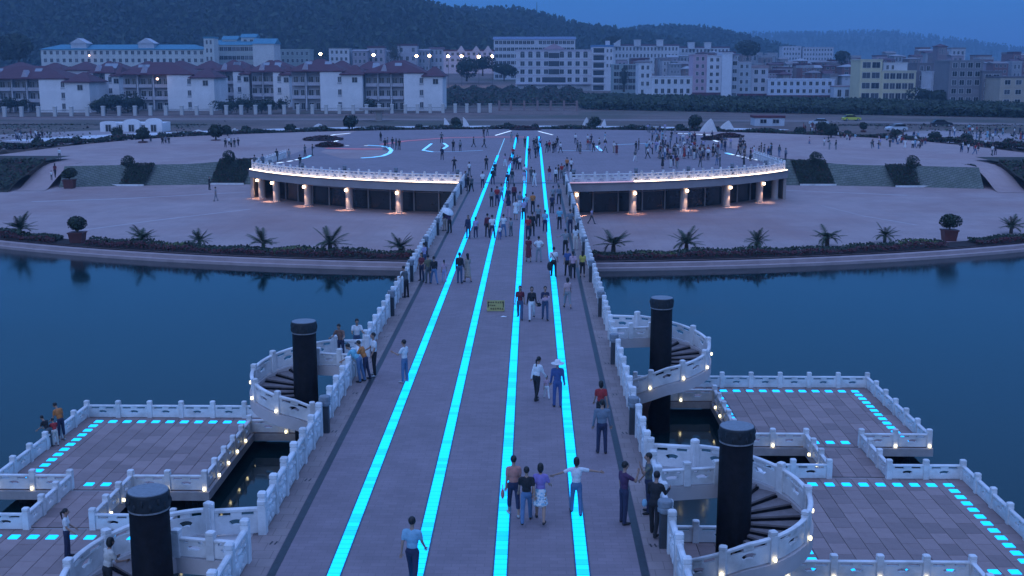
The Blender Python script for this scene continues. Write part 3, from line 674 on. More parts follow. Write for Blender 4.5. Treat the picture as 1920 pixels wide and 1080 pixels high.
# warning board standing on the deck
signm = mat('yellow_board', (0.42, 0.37, 0.13), rough=0.6, var=0.08, scale=6); inkm = mat('board_ink', (0.06, 0.05, 0.03), rough=0.7, var=0.2)
pa, pb = at(913, 584, 0), at(946, 584, 0); cx = (pa.x+pb.x)/2
sg = tag(empty('warning_board', (cx, pa.y, 0)), 'small yellow notice board standing on the deck between two light strips', 'board')
MB().box(-.44, .44, -.012, .012, 0.02, .56).build('board', signm, sg, rz=(R(-8), 0, 0))
for k in (-.38, .38): MB().box(k-.02, k+.02, .016, .2, 0, .5).build('leg', M['iron'], sg)
def glyphs(x0, n, z, h):
    random.seed(int(z*1000)+n)
    for k in range(n):
        mb = MB(); x = x0+k*h*1.15
        for _ in range(3): zz = z+random.uniform(.1, .9)*h; mb.box(x+.06*h, x+h*.94, -.020, -.013, zz-0.07*h, zz+0.07*h)
        for _ in range(2): xx = x+random.uniform(.2, .8)*h; mb.box(xx-0.07*h, xx+0.07*h, -.0205, -.0135, z+.05*h, z+h*.95)
        mb.build('character', inkm, sg, rz=(R(-8), 0, 0))
glyphs(-.39, 3, .41, .095); glyphs(-.03, 4, .41, .095); glyphs(-.39, 4, .26, .085); glyphs(-.28, 6, .09, .10)
# scrap of white paper on the deck
p = at(944, 594, .006); o = MB().add([(-.16, 0, 0), (.12, -.1, .01), (.17, .06, .0), (-.02, .12, .03), (-.1, .05, .015)], [(0, 1, 2, 3, 4)]).build('paper_scrap', M['marble'], loc=p); tag(o, 'crumpled white scrap of paper lying near the notice board', 'litter')

# ================================================================== PLANTS
def leaf_cloud(n, fn, size, seed, mats, names='crown', spread=.5, mix=(.6,)):
    """n little leaf faces at points fn() -> (pos, outward normal)"""
    r = np.random.default_rng(seed); P_, N_ = fn(n, r)
    N_ = N_ + r.normal(0, spread, (n, 3)); N_ /= np.linalg.norm(N_, axis=1)[:, None]+1e-6
    A = np.cross(N_, r.normal(0, 1, (n, 3))); A /= np.linalg.norm(A, axis=1)[:, None]+1e-6; B = np.cross(N_, A)
    s = (size*(.6+.8*r.random(n)))[:, None]
    V = np.stack([P_-A*s*.5, P_-B*s*.32, P_+A*s*.5, P_+B*s*.32], 1).reshape(-1, 3)
    me = bpy.data.meshes.new(names); F = np.arange(4*n).reshape(-1, 4)
    me.from_pydata(V.tolist(), [], F.tolist())
    for m in mats: me.materials.append(m)
    if len(mats) > 1: me.polygons.foreach_set('material_index', r.choice(len(mats), n, p=mix if len(mix) == len(mats) else None).astype(int).tolist())
    me.update(); return me
def ball(rx, ry, rz, cz, lump=.18, nl=9, seed=1):
    rr = np.random.default_rng(seed); L = rr.normal(0, 1, (nl, 3)); L /= np.linalg.norm(L, axis=1)[:, None]; Lw = rr.uniform(-1, 1, nl)
    def fn(n, r):
        d = r.normal(0, 1, (n, 3)); d /= np.linalg.norm(d, axis=1)[:, None]
        k = 1 + lump*((np.clip(d@L.T, 0, 1)**3)*Lw).sum(1)
        rad = k*(1-.35*r.random(n)**2)
        return d*rad[:, None]*np.array([rx, ry, rz]) + np.array([0, 0, cz]), d
    return fn
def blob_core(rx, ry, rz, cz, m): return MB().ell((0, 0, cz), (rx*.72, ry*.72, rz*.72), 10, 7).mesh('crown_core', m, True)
G2 = [M['leafd'], M['leaf']]
# --- topiary in red planters on the shore and potted shrubs
def topiary(loc, label, h=1.0, pot=True, group='potted clipped shrubs', seed=3):
    t = tag(empty('potted_shrub', loc), label, 'potted shrub', group)
    if pot:
        mb = MB()
        for z0, z1, w0, w1 in ((0, .95*h, .50*h, .62*h), (.95*h, 1.07*h, .68*h, .68*h)): mb.rings([[(-w0, -w0, z0), (w0, -w0, z0), (w0, w0, z0), (-w0, w0, z0)], [(-w1, -w1, z1), (w1, -w1, z1), (w1, w1, z1), (-w1, w1, z1)]])
        mb.build('planter', M['pot'], t)
    z = 1.0*h if pot else 0
    MB().tube([(0, 0, z-.1), (.02, .01, z+.35*h), (0, .02, z+.6*h)], [.09*h, .07*h, .06*h], 7).build('trunk', M['bark'], t)
    c = place('crown', leaf_cloud(900, ball(.86*h, .86*h, .66*h, z+.78*h, .35, seed=seed), .20*h, seed, G2, mix=(.7, .3)), t)
    place('crown_core', blob_core(.8*h, .8*h, .55*h, z+.78*h, M['leafd']), c)
    return t
for (x, y, lb) in ((146, 457, 'shaggy clipped shrub in a dark red planter on the shore at the left'), (1779, 452, 'round clipped shrub in a dark red planter on the shore at the right')):
    p = at(x, y, -3.55); topiary(p, lb, 1.0)
p = at(131, 353, LOW_Z); topiary(p, 'round shrub in a red planter at the foot of the left ramp', 1.1, group='potted shrubs by the ramps', seed=5)
p = at(1819, 345, LOW_Z); topiary(p, 'round shrub in a red planter at the foot of the right ramp', 1.1, group='potted shrubs by the ramps', seed=6)
# --- palms along the shore
def frond_mesh(L=1.35, droop=.5, seed=0):
    r = random.Random(seed); mb = MB(); pts = []
    for k in range(9): t = k/8; pts.append(Vector((L*t*(1-.18*droop*t), 0, L*(.75*t-.72*droop*t*t*1.2))))
    mb.tube(pts, [.022-.018*k/8 for k in range(9)], 4)
    for k in range(1, 26):
        t = .12+.88*k/26; i = min(7, int(t*8)); p = pts[i].lerp(pts[i+1], t*8-i); d = (pts[i+1]-pts[i]).normalized()
        ll = .36*math.sin(math.pi*min(.97, .18+.8*t))+.06
        for s in (-1, 1):
            side = Vector((0, s, 0)); tip = p+(d*.55+side*.75+Vector((0, 0, -.12+r.uniform(-.1, .1)))).normalized()*ll; w = d*.022
            mb.add([p-w, p+w, tip], [(0, 1, 2)])
    return mb.mesh('frond', M['leaf'])
FR = [frond_mesh(1.45, .35, 1), frond_mesh(1.35, .75, 2), frond_mesh(1.15, 1.1, 3)]
def palm(loc, label, sc, seed):
    r = random.Random(seed); t = tag(empty('palm', loc), label, 'palm', 'low palms along the shore')
    tr = MB(); tr.lathe([(.13*sc, -.1), (.17*sc, .1*sc), (.15*sc, .45*sc), (.11*sc, .6*sc)], n=9); tr.build('trunk', M['bark'], t)
    n = 24
    for k in range(n):
        lvl = k % 3; az = 2*math.pi*k/n*3.07+r.uniform(-.2, .2); me = FR[(0, 0, 1, 2)[r.randrange(4)]]
        tilt = (R(-24), R(-2), R(18))[lvl]+R(r.uniform(-8, 8))
        o = place('frond', me, t, (0, 0, .55*sc)); o.rotation_euler = (0, tilt, az); o.scale = (sc*r.uniform(.85, 1.1),)*3
    return t
palm_px = [(38, 441, 'at the left edge of the picture'), (267, 457, 'first one right of the left red planter'), (374, 460, 'second one right of the left red planter'), (494, 467, 'third one right of the left red planter'), (619, 470, 'second one left of the bridge'), (750, 472, 'first one left of the bridge, close to its railing'),
           (1150, 470, 'first one right of the bridge, close to its railing'), (1287, 467, 'second one right of the bridge'), (1419, 463, 'third one right of the bridge'), (1551, 458, 'fourth one right of the bridge'), (1659, 451, 'next to the right red planter'), (1896, 434, 'at the right edge of the picture')]
for i, (x, y, w) in enumerate(palm_px):
    p = at(x, y, -3.3); palm((p.x, p.y, -3.45), 'low palm with arching fronds, %s' % w, random.uniform(.85, 1.25), 20+i)
# --- shore planting beds
for s, nm, gaps in ((-1, 'left', (146,)), (1, 'right', (1779,))):
    cc = []
    for X in np.linspace(5.7, 88, 40): y = shoreY(X); cc.append([(s*X, y+1.15, -3.61), (s*X, y+1.2, -3.42), (s*X, y+3.9, -3.40), (s*X, y+4.0, -3.52)])
    if s < 0: cc = cc[::-1]
    o = place('planting_bed_'+nm, strip_mesh(cc, M['soil'], 'bed')); tag(o, 'dark soil bed along the shore on the %s' % nm, kind='structure')
    gx = at(gaps[0], 450, -3.4).x
    def fn(n, r, s=s, gx=gx):
        X = s*r.uniform(5.8, 86, n); X = np.where(np.abs(X-gx) < 1.5, X+s*3.0, X); w = r.random(n); Y = 193-np.sqrt(97.7**2-X*X)+1.2+2.7*w
        h = (.42+.10*np.sin(X*1.3)+.1*np.sin(X*.37+1))*(r.random(n)**.5); P_ = np.stack([X, Y, -3.42+h], 1); N_ = np.tile([0, -.5, 1.0], (n, 1)); return P_, N_
    me = leaf_cloud(15000, fn, .24, 30+s, [M['leafd'], M['leafr'], M['leafy'], M['leaf']], 'hedge', .6, (.4, .25, .05, .3))
    # colour by bands: red edging at the front, yellow-green patches, dark green elsewhere
    idx = []
    for p in me.polygons:
        c = p.center; w = (c.y-shoreY(c.x)-1.2)/2.7; q = math.sin(c.x*.55+s)+.5*math.sin(c.x*.21)
        idx.append(1 if w < .33 and random.random() < .8 else (2 if q > .9 and .35 < w < .8 and random.random() < .6 else (0 if random.random() < .65 else 3)))
    me.polygons.foreach_set('material_index', idx)
    o = place('shore_planting_'+nm, me); tag(o, 'low dark red and green ground cover along the shore on the %s' % nm, kind='stuff')
# --- planted beds on the embankment
hb = 0
for X0, X1, s, lb in ((49.6, 54.2, -1, 'far left'), (36.7, 41.3, -1, 'left of the pavilion'), (37.2, 41.9, 1, 'right of the pavilion'), (49.3, 54.1, 1, 'far right')):
    hb += 1; y0 = embY((X0+X1)/2); t = tag(empty('slope_bed', (s*(X0+X1)/2, y0, LOW_Z)), 'dark planted bed with a clipped shrub on the embankment, %s' % lb, 'flower bed', 'planted beds on the embankment')
    w = (X1-X0)/2; sh = .45*s*-1; ht = z_up((X0+X1)/2, y0+2.4)-LOW_Z+.08
    def fn(n, r, w=w, sh=sh, ht=ht):
        u = r.uniform(-1, 1, n); v = r.random(n); P_ = np.stack([u*w+sh*(.5-v)*-2, v*2.5-.1, v*ht+.10+.12*r.random(n)], 1); return P_, np.tile([0, -.7, .7], (n, 1))
    place('planting', leaf_cloud(3200, fn, .24, 50+hb, [M['leafd'], M['leaf'], M['leafr']], 'planting', .5, (.72, .22, .06)), t)
    MB().add([(-w+sh*-1, -.12, .05), (w+sh*-1, -.12, .05), (w+sh, 2.4, ht), (-w+sh, 2.4, ht)], [(0, 1, 2, 3)]).build('soil', M['soil'], t)
    MB().box(-w-sh-.05, w-sh+.05, -.35, -.13, 0, .22).build('kerb', M['marble'], t)
    c = place('shrub', leaf_cloud(800, ball(.8, .8, .85, ht+.5, .3, seed=hb), .2, 60+hb, G2, mix=(.75, .25)), t)
# --- grass banks beyond the ramps
for s in (-1, 1):
    cc = []
    for X in np.linspace(64.6, 95, 12): cc.append([(s*X, 150.5-.05*(X-64), LOW_Z+.02), (s*X, 153.5, -2.4), (s*X, 163, -.5), (s*X, 172, -.45)])
    if s < 0: cc = cc[::-1]
    o = place('grass_bank_'+('left' if s < 0 else 'right'), strip_mesh(cc, mat('bank_soil', (0.035, 0.035, 0.022), rough=.9, var=.4, scale=.6, dirt=(.05, .02, .02), dirt_scale=.2), 'bank')); tag(o, 'dark planted bank beyond the ramp on the %s' % ('left' if s < 0 else 'right'), kind='structure')
    def fn(n, r, s=s):
        X = s*r.uniform(64.8, 88, n); v = r.random(n); Y = 151+v*13; Z = np.interp(Y, [150, 153.5, 163, 172], [LOW_Z, -2.4, -.5, -.45])+.25*r.random(n); return np.stack([X, Y, Z], 1), np.tile([0, -.4, 1.], (n, 1))
    me = leaf_cloud(7000, fn, .4, 70+s, [M['leafd'], M['leaf'], M['leafr']], 'cover', .5, (.6, .25, .15)); o = place('bank_planting', me); tag(o, 'dark ground cover on the bank beyond the ramp on the %s' % ('left' if s < 0 else 'right'), kind='stuff')
# --- hedge ring and round shrubs behind the square
def fn(n, r):
    a = r.uniform(R(14), R(166), n); rr = 80.6+2.6*r.random(n); h = (.75+.25*np.sin(a*40))*r.random(n)**.6
    P_ = np.stack([np.cos(a)*rr, 160+np.sin(a)*rr, -.25+h], 1); return P_, np.tile([0, -.4, 1.], (n, 1))
me = leaf_cloud(22000, fn, .45, 91, [M['leafd'], M['leaf'], M['leafr']], 'hedge', .6, (.6, .25, .15)); o = place('ring_hedge', me); tag(o, 'low dark hedge ringing the back of the square', kind='stuff')
SH = leaf_cloud(420, ball(.8, .8, .62, .75, .3, seed=2), .3, 92, G2, mix=(.75, .25)); SHC = blob_core(.8, .8, .6, .75, M['leafd'])
def bush(loc, sc, label, group, name='round_shrub'):
    t = tag(empty(name, loc), label, 'shrub', group); a = place('crown', SH, t, (0, 0, 0), random.uniform(0, 6), sc); place('crown_core', SHC, a); return t
for k in range(24):
    a = R(22+136*k/23+random.uniform(-1.5, 1.5)); rr = random.uniform(82.5, 84.5)
    bush((math.cos(a)*rr, 160+math.sin(a)*rr, -.5), random.uniform(.8, 1.35), 'small rounded shrub in the hedge ring behind the square', 'shrubs in the hedge ring')
big = [(655, 247, 1.75, 'big round clipped tree left of the centre behind the square'), (857, 243.5, 1.35, 'clipped tree between the left pair of white sail stones'), (1116, 243, 1.4, 'clipped tree between the middle pair of white sail stones'), (1300, 246, 1.75, 'dark round tree left of the big white sail stone'), (405, 265, 1.5, 'round clipped shrub on a red base at the left of the square'), (427, 258, 1.2, 'smaller green clipped shrub behind the left red-based one'), (1541, 252, 1.3, 'round clipped shrub in the garden right of the square'), (1558, 261, 1.5, 'larger round shrub nearest the strollers right of the square'), (1619, 247, 1.0, 'small round shrub beside the parked cars'), (222, 262, 1.2, 'long clipped shrub by the white kiosk'), (268, 268, 1.4, 'clipped shrub on a stem beside three strollers')]
for x, y, sc, lb in big:
    p = at(x, y, -.3); t = tag(empty('clipped_tree', p), lb, 'shrub', 'clipped trees round the square')
    MB().lathe([(.55*sc, -.2), (.6*sc, .2), (.5*sc, .3)], n=10).build('base', M['pot'], t); MB().tube([(0, 0, .1), (0, 0, .8*sc)], .1*sc, 6).build('trunk', M['bark'], t)
    c = place('crown', SH, t, (0, 0, .35*sc), random.uniform(0, 6), (sc, sc, sc*1.05)); place('crown_core', SHC, c)
# --- flower mounds on the terrace
for x, y, w, lb in ((606, 263.5, 3.4, 'dark red flower bed ringed by the left zigzag light'), (618, 276, 2.2, 'small dark flower bed in front of the left red one'), (985, 244, 3.2, 'red flower bed behind the ends of the light strips'), (1367, 258, 2.6, 'red flower bed ringed by the right zigzag light'), (1338, 263, 2.2, 'dark flower bed beside the right red one')):
    p = at(x, y, -.1); t = tag(empty('flower_bed', (p.x, p.y, z_up(p.x, p.y))), lb, 'flower bed', 'flower beds on the terrace')
    MB().lathe([(w, 0), (w*.98, .12), (w*.6, .4), (w*.2, .55)], n=20).build('mound', M['soil'], t)
    def fn(n, r, w=w):
        a = r.uniform(0, 2*math.pi, n); q = w*np.sqrt(r.random(n)); return np.stack([np.cos(a)*q, np.sin(a)*q, .12+.5*(1-(q/w)**2)+.12*r.random(n)], 1), np.tile([0, 0, 1.], (n, 1))
    place('planting', leaf_cloud(700, fn, .35, int(x), [M['leafr'], M['leafd']], 'planting', .5, (.7, .3)), t)
# --- white sail-shaped stones
sailm = mat('white_sail_stone', (0.62, 0.58, 0.58), rough=.6, var=.08, scale=1.2)
def sail(x, y, h, w, lean, lb):
    p = at(x, y, -.4); mb = MB(); rings = []
    for k in range(8):
        t = k/7; ww = w*(1-t)**.75+.03; dd = .55*w*(1-t)+.04; cx = lean*h*t*t
        rings.append([(cx+ww*math.cos(a), dd*math.sin(a)*(1.0 if math.sin(a) > 0 else .35), h*t) for a in np.linspace(0, 2*math.pi, 12, endpoint=False)])
    mb.rings(rings); o = mb.build('sail_stone', sailm, loc=p, smooth=True); tag(o, lb, 'sculpture', 'white sail stones round the square')
sail(838, 239, 2.0, .75, -.25, 'white sail stone leaning left, left of the clipped tree at the back'); sail(874, 239, 2.2, .75, -.3, 'white sail stone right of the clipped tree left of the light strips')
sail(1098, 240, 2.2, .85, .1, 'white sail stone just right of the light strips at the back'); sail(1132, 238, 1.6, .6, .1, 'smaller white sail stone behind the middle clipped tree')
sail(1328, 251, 2.9, 1.9, .15, 'largest white sail stone at the right of the terrace'); sail(1362, 244, 1.9, 1.7, .2, 'broad white sail stone behind the right flower bed')
sail(600, 244, 1.3, 2.2, -.2, 'low broad white sail stone at the left behind the terrace'); sail(437, 254, 1.4, 1.0, .3, 'low white sail stone beside the left clipped shrubs'); sail(372, 252, .9, 2.2, 0, 'low pale arched stone near the white kiosk')

# ================================================================== TOWN BEHIND
def bx(px, D): return atY(px, 150, D).x
def bz(py, D): return atY(960, py, D).z
_wm = {}
def window_mesh(w, h, mt):
    k = (round(w, 1), round(h, 1), mt.name)
    if k not in _wm:
        w, h = k[0], k[1]; mb = MB(); f = .09
        mb.box(-w/2, w/2, -.10, .05, -f, 0, 0); mb.box(-w/2, w/2, -.06, .05, h-f, h, 0); mb.box(-w/2, -w/2+f, -.06, .05, 0, h-f, 0); mb.box(w/2-f, w/2, -.06, .05, 0, h-f, 0)
        mb.box(-w/2+f, w/2-f, -.02, .04, 0, h-f, 1); mb.box(-.03, .03, -.04, .03, 0, h-f, 0)
        _wm[k] = mb.mesh('window', [M['winframe'], mt])
    return _wm[k]
WG = [M['win'], mat('window_glass_dark', (.014, .015, .018), rough=.25, var=.4), mat('window_glass_pale', (.07, .075, .09), rough=.25, var=.4)]
_wc = {}
def wallmat(rgb): 
    k = 'wall_%d_%d_%d' % tuple(int(c*100) for c in rgb)
    return mat(k, rgb, rough=.8, var=.08, scale=.4, dirt=tuple(c*.7 for c in rgb), dirt_scale=.12, dirt_amt=.5)
def roofmat(rgb): 
    k = 'roof_%d_%d_%d' % tuple(int(c*100) for c in rgb)
    return mat(k, rgb, rough=.75, var=.2, scale=.8)
RED, BLUE, WHITE, PINK, YEL = (.085, .022, .034), (.05, .20, .29), (.66, .64, .66), (.46, .34, .38), (.60, .54, .36)
def roof(parent, x0, x1, y0, y1, z, h, kind, rgb, ov=.5):
    m = roofmat(rgb); mb = MB(); X0, X1, Y0, Y1 = x0-ov, x1+ov, y0-ov, y1+ov
    if kind == 'hip':
        r = min((Y1-Y0)/2, (X1-X0)/2*.9); a = [(X0, Y0, z), (X1, Y0, z), (X1, Y1, z), (X0, Y1, z)]; ym = (Y0+Y1)/2
        a += [(X0+r, ym, z+h), (X1-r, ym, z+h)]
        mb.add(a, [(0, 1, 5, 4), (2, 3, 4, 5), (1, 2, 5), (3, 0, 4), (3, 2, 1, 0)]); mb.box(X0, X1, Y0, Y1, z-.25, z-.001)
    elif kind == 'gable':
        ym = (Y0+Y1)/2; a = [(X0, Y0, z), (X1, Y0, z), (X1, Y1, z), (X0, Y1, z), (X0, ym, z+h), (X1, ym, z+h)]
        mb.add(a, [(0, 1, 5, 4), (2, 3, 4, 5), (1, 2, 5), (3, 0, 4), (3, 2, 1, 0)])
    elif kind == 'front':   # gable facing the viewer
        xm = (X0+X1)/2; a = [(X0, Y0, z), (X1, Y0, z), (X1, Y1, z), (X0, Y1, z), (xm, Y0, z+h), (xm, Y1, z+h)]
        mb.add(a, [(1, 2, 5, 4), (3, 0, 4, 5), (0, 1, 4), (2, 3, 5), (3, 2, 1, 0)])
    else:
        mb.box(X0+ov-.15, X1-ov+.15, Y0+ov-.15, Y1-ov+.15, z, z+h)
    return mb.build('roof', m, parent)
def wgrid(b, x0, x1, z0, nfl, fh, ncol, y, ww=None, wh=None, glass=0, skip=0.0, mx=.5, rg=None):
    """rows of separate windows on the face at y (local)"""
    r = rg or random; step = (x1-x0-2*mx)/max(1, ncol); ww = ww or min(1.7, step*.55); wh = wh or fh*.5
    for f in range(nfl):
        for c in range(ncol):
            if r.random() < skip: continue
            place('window', window_mesh(ww, wh, WG[(glass+(1 if r.random() < .25 else 0)) % 3]), b, (x0+mx+(c+.5)*step, y, z0+f*fh+fh*.32))
def block(label, px0, px1, ptop, D, nfl, ncol, rgb, kind='flat', rgbr=None, rh=.6, depth=11, base=None, cat='building', group=None, ww=None, wh=None, glass=0, skip=.03, plinth=None, ground_gap=0.0, name='building', yaw=0.0):
    x0, x1 = bx(px0, D), bx(px1, D); zt = bz(ptop, D); zb = terr_z((x0+x1)/2, D)-.3 if base is None else bz(base, D)
    t = tag(empty(name, ((x0+x1)/2, D, zb), yaw), label, cat, group); w = (x1-x0)/2; H = zt-zb
    MB().box(-w, w, 0, depth, -2.0, H).build('wall', wallmat(rgb), t)
    roof(t, -w, w, 0, depth, H+.002, rh, kind, rgbr or tuple(c*.8 for c in rgb))
    if plinth: MB().box(-w-.1, w+.1, -.1, .3, -2.0, plinth[0]).build('plinth', roofmat(plinth[1]), t)
    z0 = ground_gap+(plinth[0] if plinth else 0); fh = (H-z0)/nfl
    if ncol: wgrid(t, -w, w, z0, nfl, fh, ncol, -.04, ww, wh, glass, skip)
    if nfl > 1 and ncol:
        for f in range(1, nfl): MB().box(-w-.04, w+.04, -.06, .1, z0+f*fh-.12, z0+f*fh+.04).build('string_course', wallmat(tuple(c*.92 for c in rgb)), t)
    return t
# ---- red-roofed residential rows (left)
def residence(label, pxa, pxb, pxc, D, seed, low_px=None, top=136):
    """window wing from pxa to pxb, blank end block from pxb to pxc with a strip of stair windows"""
    r = random.Random(seed); xa, xb, xc = bx(pxa, D), bx(pxb, D), bx(pxc, D); zb = terr_z(xa, D)-.2; zt = bz(top, D); H = zt-zb
    t = tag(empty('residence', (xb, D, zb)), label, 'house', 'red-roofed residences behind the fence')
    wa, wc = xa-xb, xc-xb
    cream = (.78, .73, .73)
    MB().box(wa, -.001, 3.0, 16, -2, H).build('wall', wallmat((.34, .32, .35)), t)  # wing wall darker than the cream blocks: recess shade put into its colour
    xm = wc*.52
    MB().box(0, xm-.002, 0, 16, -2, H).build('wall', wallmat(cream), t); MB().box(xm, wc, -.6, 15, -2, H-.9).build('wall', wallmat((.75, .71, .71)), t)
    roof(t, wa, xm, .5, 16, H, 3.4, 'hip', RED, .8); roof(t, xm+.02, wc, -.6, 12, H-.9, 2.6, 'hip', RED, .7)
    # stair strip
    for f in range(3):
        place('window', window_mesh(1.1, 1.5, WG[2]), t, (xm-.75, -.03, 1.2+f*H/3.2))
        MB().box(xm-1.4, xm-.1, -.05, .02, .55+f*H/3.2, 1.05+f*H/3.2).build('spandrel', wallmat((.5, .48, .5)), t)
    place('window', window_mesh(1.6, 1.5, WG[1]), t, (wc*.82, -.64, H-3.2))
    # window wing: bays of balconies
    n = max(2, round(-wa/4.2)); st = -wa/n
    for k in range(n):
        x = wa+(k+.5)*st
        for f in range(3):
            place('window', window_mesh(1.5, 1.9, WG[r.choice((0, 1, 1))]), t, (x-.95, 2.96, .5+f*H/3.05)); place('window', window_mesh(1.2, 1.9, WG[r.choice((0, 1))]), t, (x+.95, 2.96, .5+f*H/3.05))
            if f: MB().box(x-st*.42, x+st*.42, 1.6, 2.98, f*H/3.05-.2, f*H/3.05+.75).build('balcony', wallmat((.5, .46, .5)), t)
        MB().box(x+st*.46, x+st*.54, 1.7, 2.99, 0, H-.3).build('pilaster', wallmat((.56, .53, .56)), t)
    for k in range(max(1, n//2)):      # small gables over the bays
        x = wa+(k+.5)*(-wa)/max(1, n//2); mb = MB(); mb.add([(x-1.1, .6, H-.1), (x+1.1, .6, H-.1), (x, .6, H+2.3), (x-1.1, 4, H-.1), (x+1.1, 4, H-.1), (x, 4, H+2.3)], [(0, 1, 2), (5, 4, 3), (0, 2, 5, 3), (1, 4, 5, 2)]); mb.build('gable', wallmat((.42, .36, .4)), t)
    for k in range(2):
        x = r.uniform(wa*.8, xm*.6); MB().add([(x-1, 3.6, H+1.3), (x+1, 3.6, H+1.3), (x+1, 5.6, H+2.7), (x-1, 5.6, H+2.7), (x-1, 3.6, H+1.2), (x+1, 3.6, H+1.2), (x+1, 5.6, H+2.5), (x-1, 5.6, H+2.5)], [(0, 1, 2, 3), (7, 6, 5, 4), (0, 4, 5, 1), (2, 6, 7, 3), (1, 5, 6, 2), (3, 7, 4, 0)]).build('solar_panel', mat('solar_panel', (.22, .24, .28), rough=.3, var=.1), t)
    return t
residence('cream residence with dark red hipped roof at the far left edge', -40, 72, 168, 335, 1, top=147)
residence('cream residence with dark red roof left of the one with a lit room', 168, 197, 224, 362, 2, top=136)
residence('cream residence with dark red roof, end wall above the white kiosk', 224, 313, 402, 345, 3, top=139)
residence('cream residence set back between two projecting end walls', 402, 437, 468, 372, 4, top=133)
residence('cream residence with a long row of window bays', 468, 512, 543, 366, 5, top=134)
residence('cream residence with dark red roof and end wall left of the flat shelter', 543, 600, 680, 345, 6, top=133)
residence('last cream residence of the row, beside the open ground', 682, 757, 830, 345, 7, top=136)
# roofs of a second row behind
for i, (a, b, tp) in enumerate(((-10, 60, 119), (62, 120, 120), (122, 176, 118), (180, 236, 119), (240, 296, 117), (300, 360, 116), (362, 410, 116), (420, 470, 117), (480, 545, 115), (548, 610, 116), (612, 660, 116), (668, 712, 117), (720, 785, 115))):
    t = block('dark red roof of a residence in the second row behind', a, b, tp+13, 400, 3, 0, (.5, .46, .48), 'hip', RED, 2.7, 14, group='second row of red-roofed residences', name='residence', cat='house')
    MB().box(-1, .2, 2, 4, t.children[0].dimensions.z-2, t.children[0].dimensions.z+1.0).build('dormer', wallmat((.5, .46, .48)), t)
    MB().box(1.2, 3.2, 1.5, 3.5, t.children[0].dimensions.z-1.6, t.children[0].dimensions.z-.2).build('roof_tank', mat('roof_tank', (.3, .3, .33), rough=.4, var=.1), t)
# ---- school with blue roof
t = block('long pale school building with blue roof and two small pediments', 80, 388, 92, 560, 4, 26, (.55, .56, .54), 'hip', BLUE, 2.2, 14, base=150, ww=1.5, wh=1.7, glass=1)
for px in (150, 276):
    x = bx(px, 560)-t.location.x; h = bz(92, 560)-t.location.z
    mb = MB(); mb.box(x-3.6, x+3.6, 1, 7, h, h+2.6); mb.add([(x-4.2, .5, h+2.6), (x+4.2, .5, h+2.6), (x, .5, h+5.0), (x-4.2, 8, h+2.6), (x+4.2, 8, h+2.6), (x, 8, h+5.0)], [(0, 1, 2), (5, 4, 3), (0, 2, 5, 3), (1, 4, 5, 2), (3, 4, 1, 0)]); mb.build('pediment', wallmat((.5, .5, .54)), t)
block('narrow pale stair tower with blue cap beside the long school', 385, 404, 72, 556, 5, 2, (.52, .54, .52), 'flat', BLUE, .8, 8, base=150, glass=1)
t = block('school wing with galleries and blue roof', 404, 478, 84, 575, 4, 9, (.42, .45, .43), 'gable', BLUE, 2.4, 14, base=150, ww=2.2, wh=1.9, glass=1)
t = block('blank pale gable end of the school wing under a blue roof', 476, 516, 82, 570, 4, 0, (.56, .56, .55), 'gable', BLUE, 2.6, 14, base=150)
for i, (a, b, tp) in enumerate(((420, 447, 74), (455, 482, 70))):
    block('small blue-roofed roof house on the school wing, %s one' % ('left' if i == 0 else 'right'), a, b, tp, 580, 1, 2, (.5, .52, .5), 'gable', BLUE, 1.8, 8, base=90)
# ---- buildings in the middle
block('low grey green building right of the school', 517, 583, 94, 620, 3, 7, (.26, .30, .29), 'flat', (.3, .34, .33), .5, 10, base=135, glass=1)
block('small white house with dark windows below the wooded hill', 618, 656, 92, 640, 3, 4, (.58, .58, .6), 'flat', (.3, .3, .3), .5, 10, base=130, glass=1)
for i, (a, b, tp, c, lb) in enumerate(((662, 690, 96, (.32, .28, .32), 'mauve house left of the street lamps'), (690, 722, 90, (.42, .36, .4), 'pale mauve house behind the second street lamp'), (724, 742, 97, (.3, .28, .3), 'narrow dark house beside the cypress'), (746, 783, 86, (.40, .38, .42), 'blank grey house with stepped roof right of the cypress'), (784, 806, 95, (.34, .33, .36), 'small grey house between two street lamps'), (806, 832, 92, (.44, .42, .46), 'pale house left of the white and pink terrace'))):
    block(lb, a, b, tp, 640+8*i, 3, 3, c, random.choice(('flat', 'gable')), RED if i % 2 else (.25, .22, .24), 1.0, 9, base=135, glass=1)
t = block('white and pink terrace of houses behind the row of street lamps', 832, 926, 96, 590, 3, 9, (.52, .46, .52), 'flat', RED, .8, 11, base=130, glass=1)
h = bz(96, 590)-t.location.z
for px in (865, 893, 915):
    x = bx(px, 590)-t.location.x; MB().add([(x-2.2, -.2, h-.3), (x+2.2, -.2, h-.3), (x, -.2, h+2.6), (x-2.2, 3, h-.3), (x+2.2, 3, h-.3), (x, 3, h+2.6)], [(0, 1, 2), (5, 4, 3), (0, 2, 5, 3), (1, 4, 5, 2)]).build('gable', wallmat((.5, .45, .5)), t)
block('tall white block behind the hotel, its top rows of windows showing', 926, 1078, 74, 640, 6, 20, (.56, .56, .6), 'gable', (.12, .16, .26), 1.6, 13, base=150, ww=1.9, wh=1.8, glass=1)
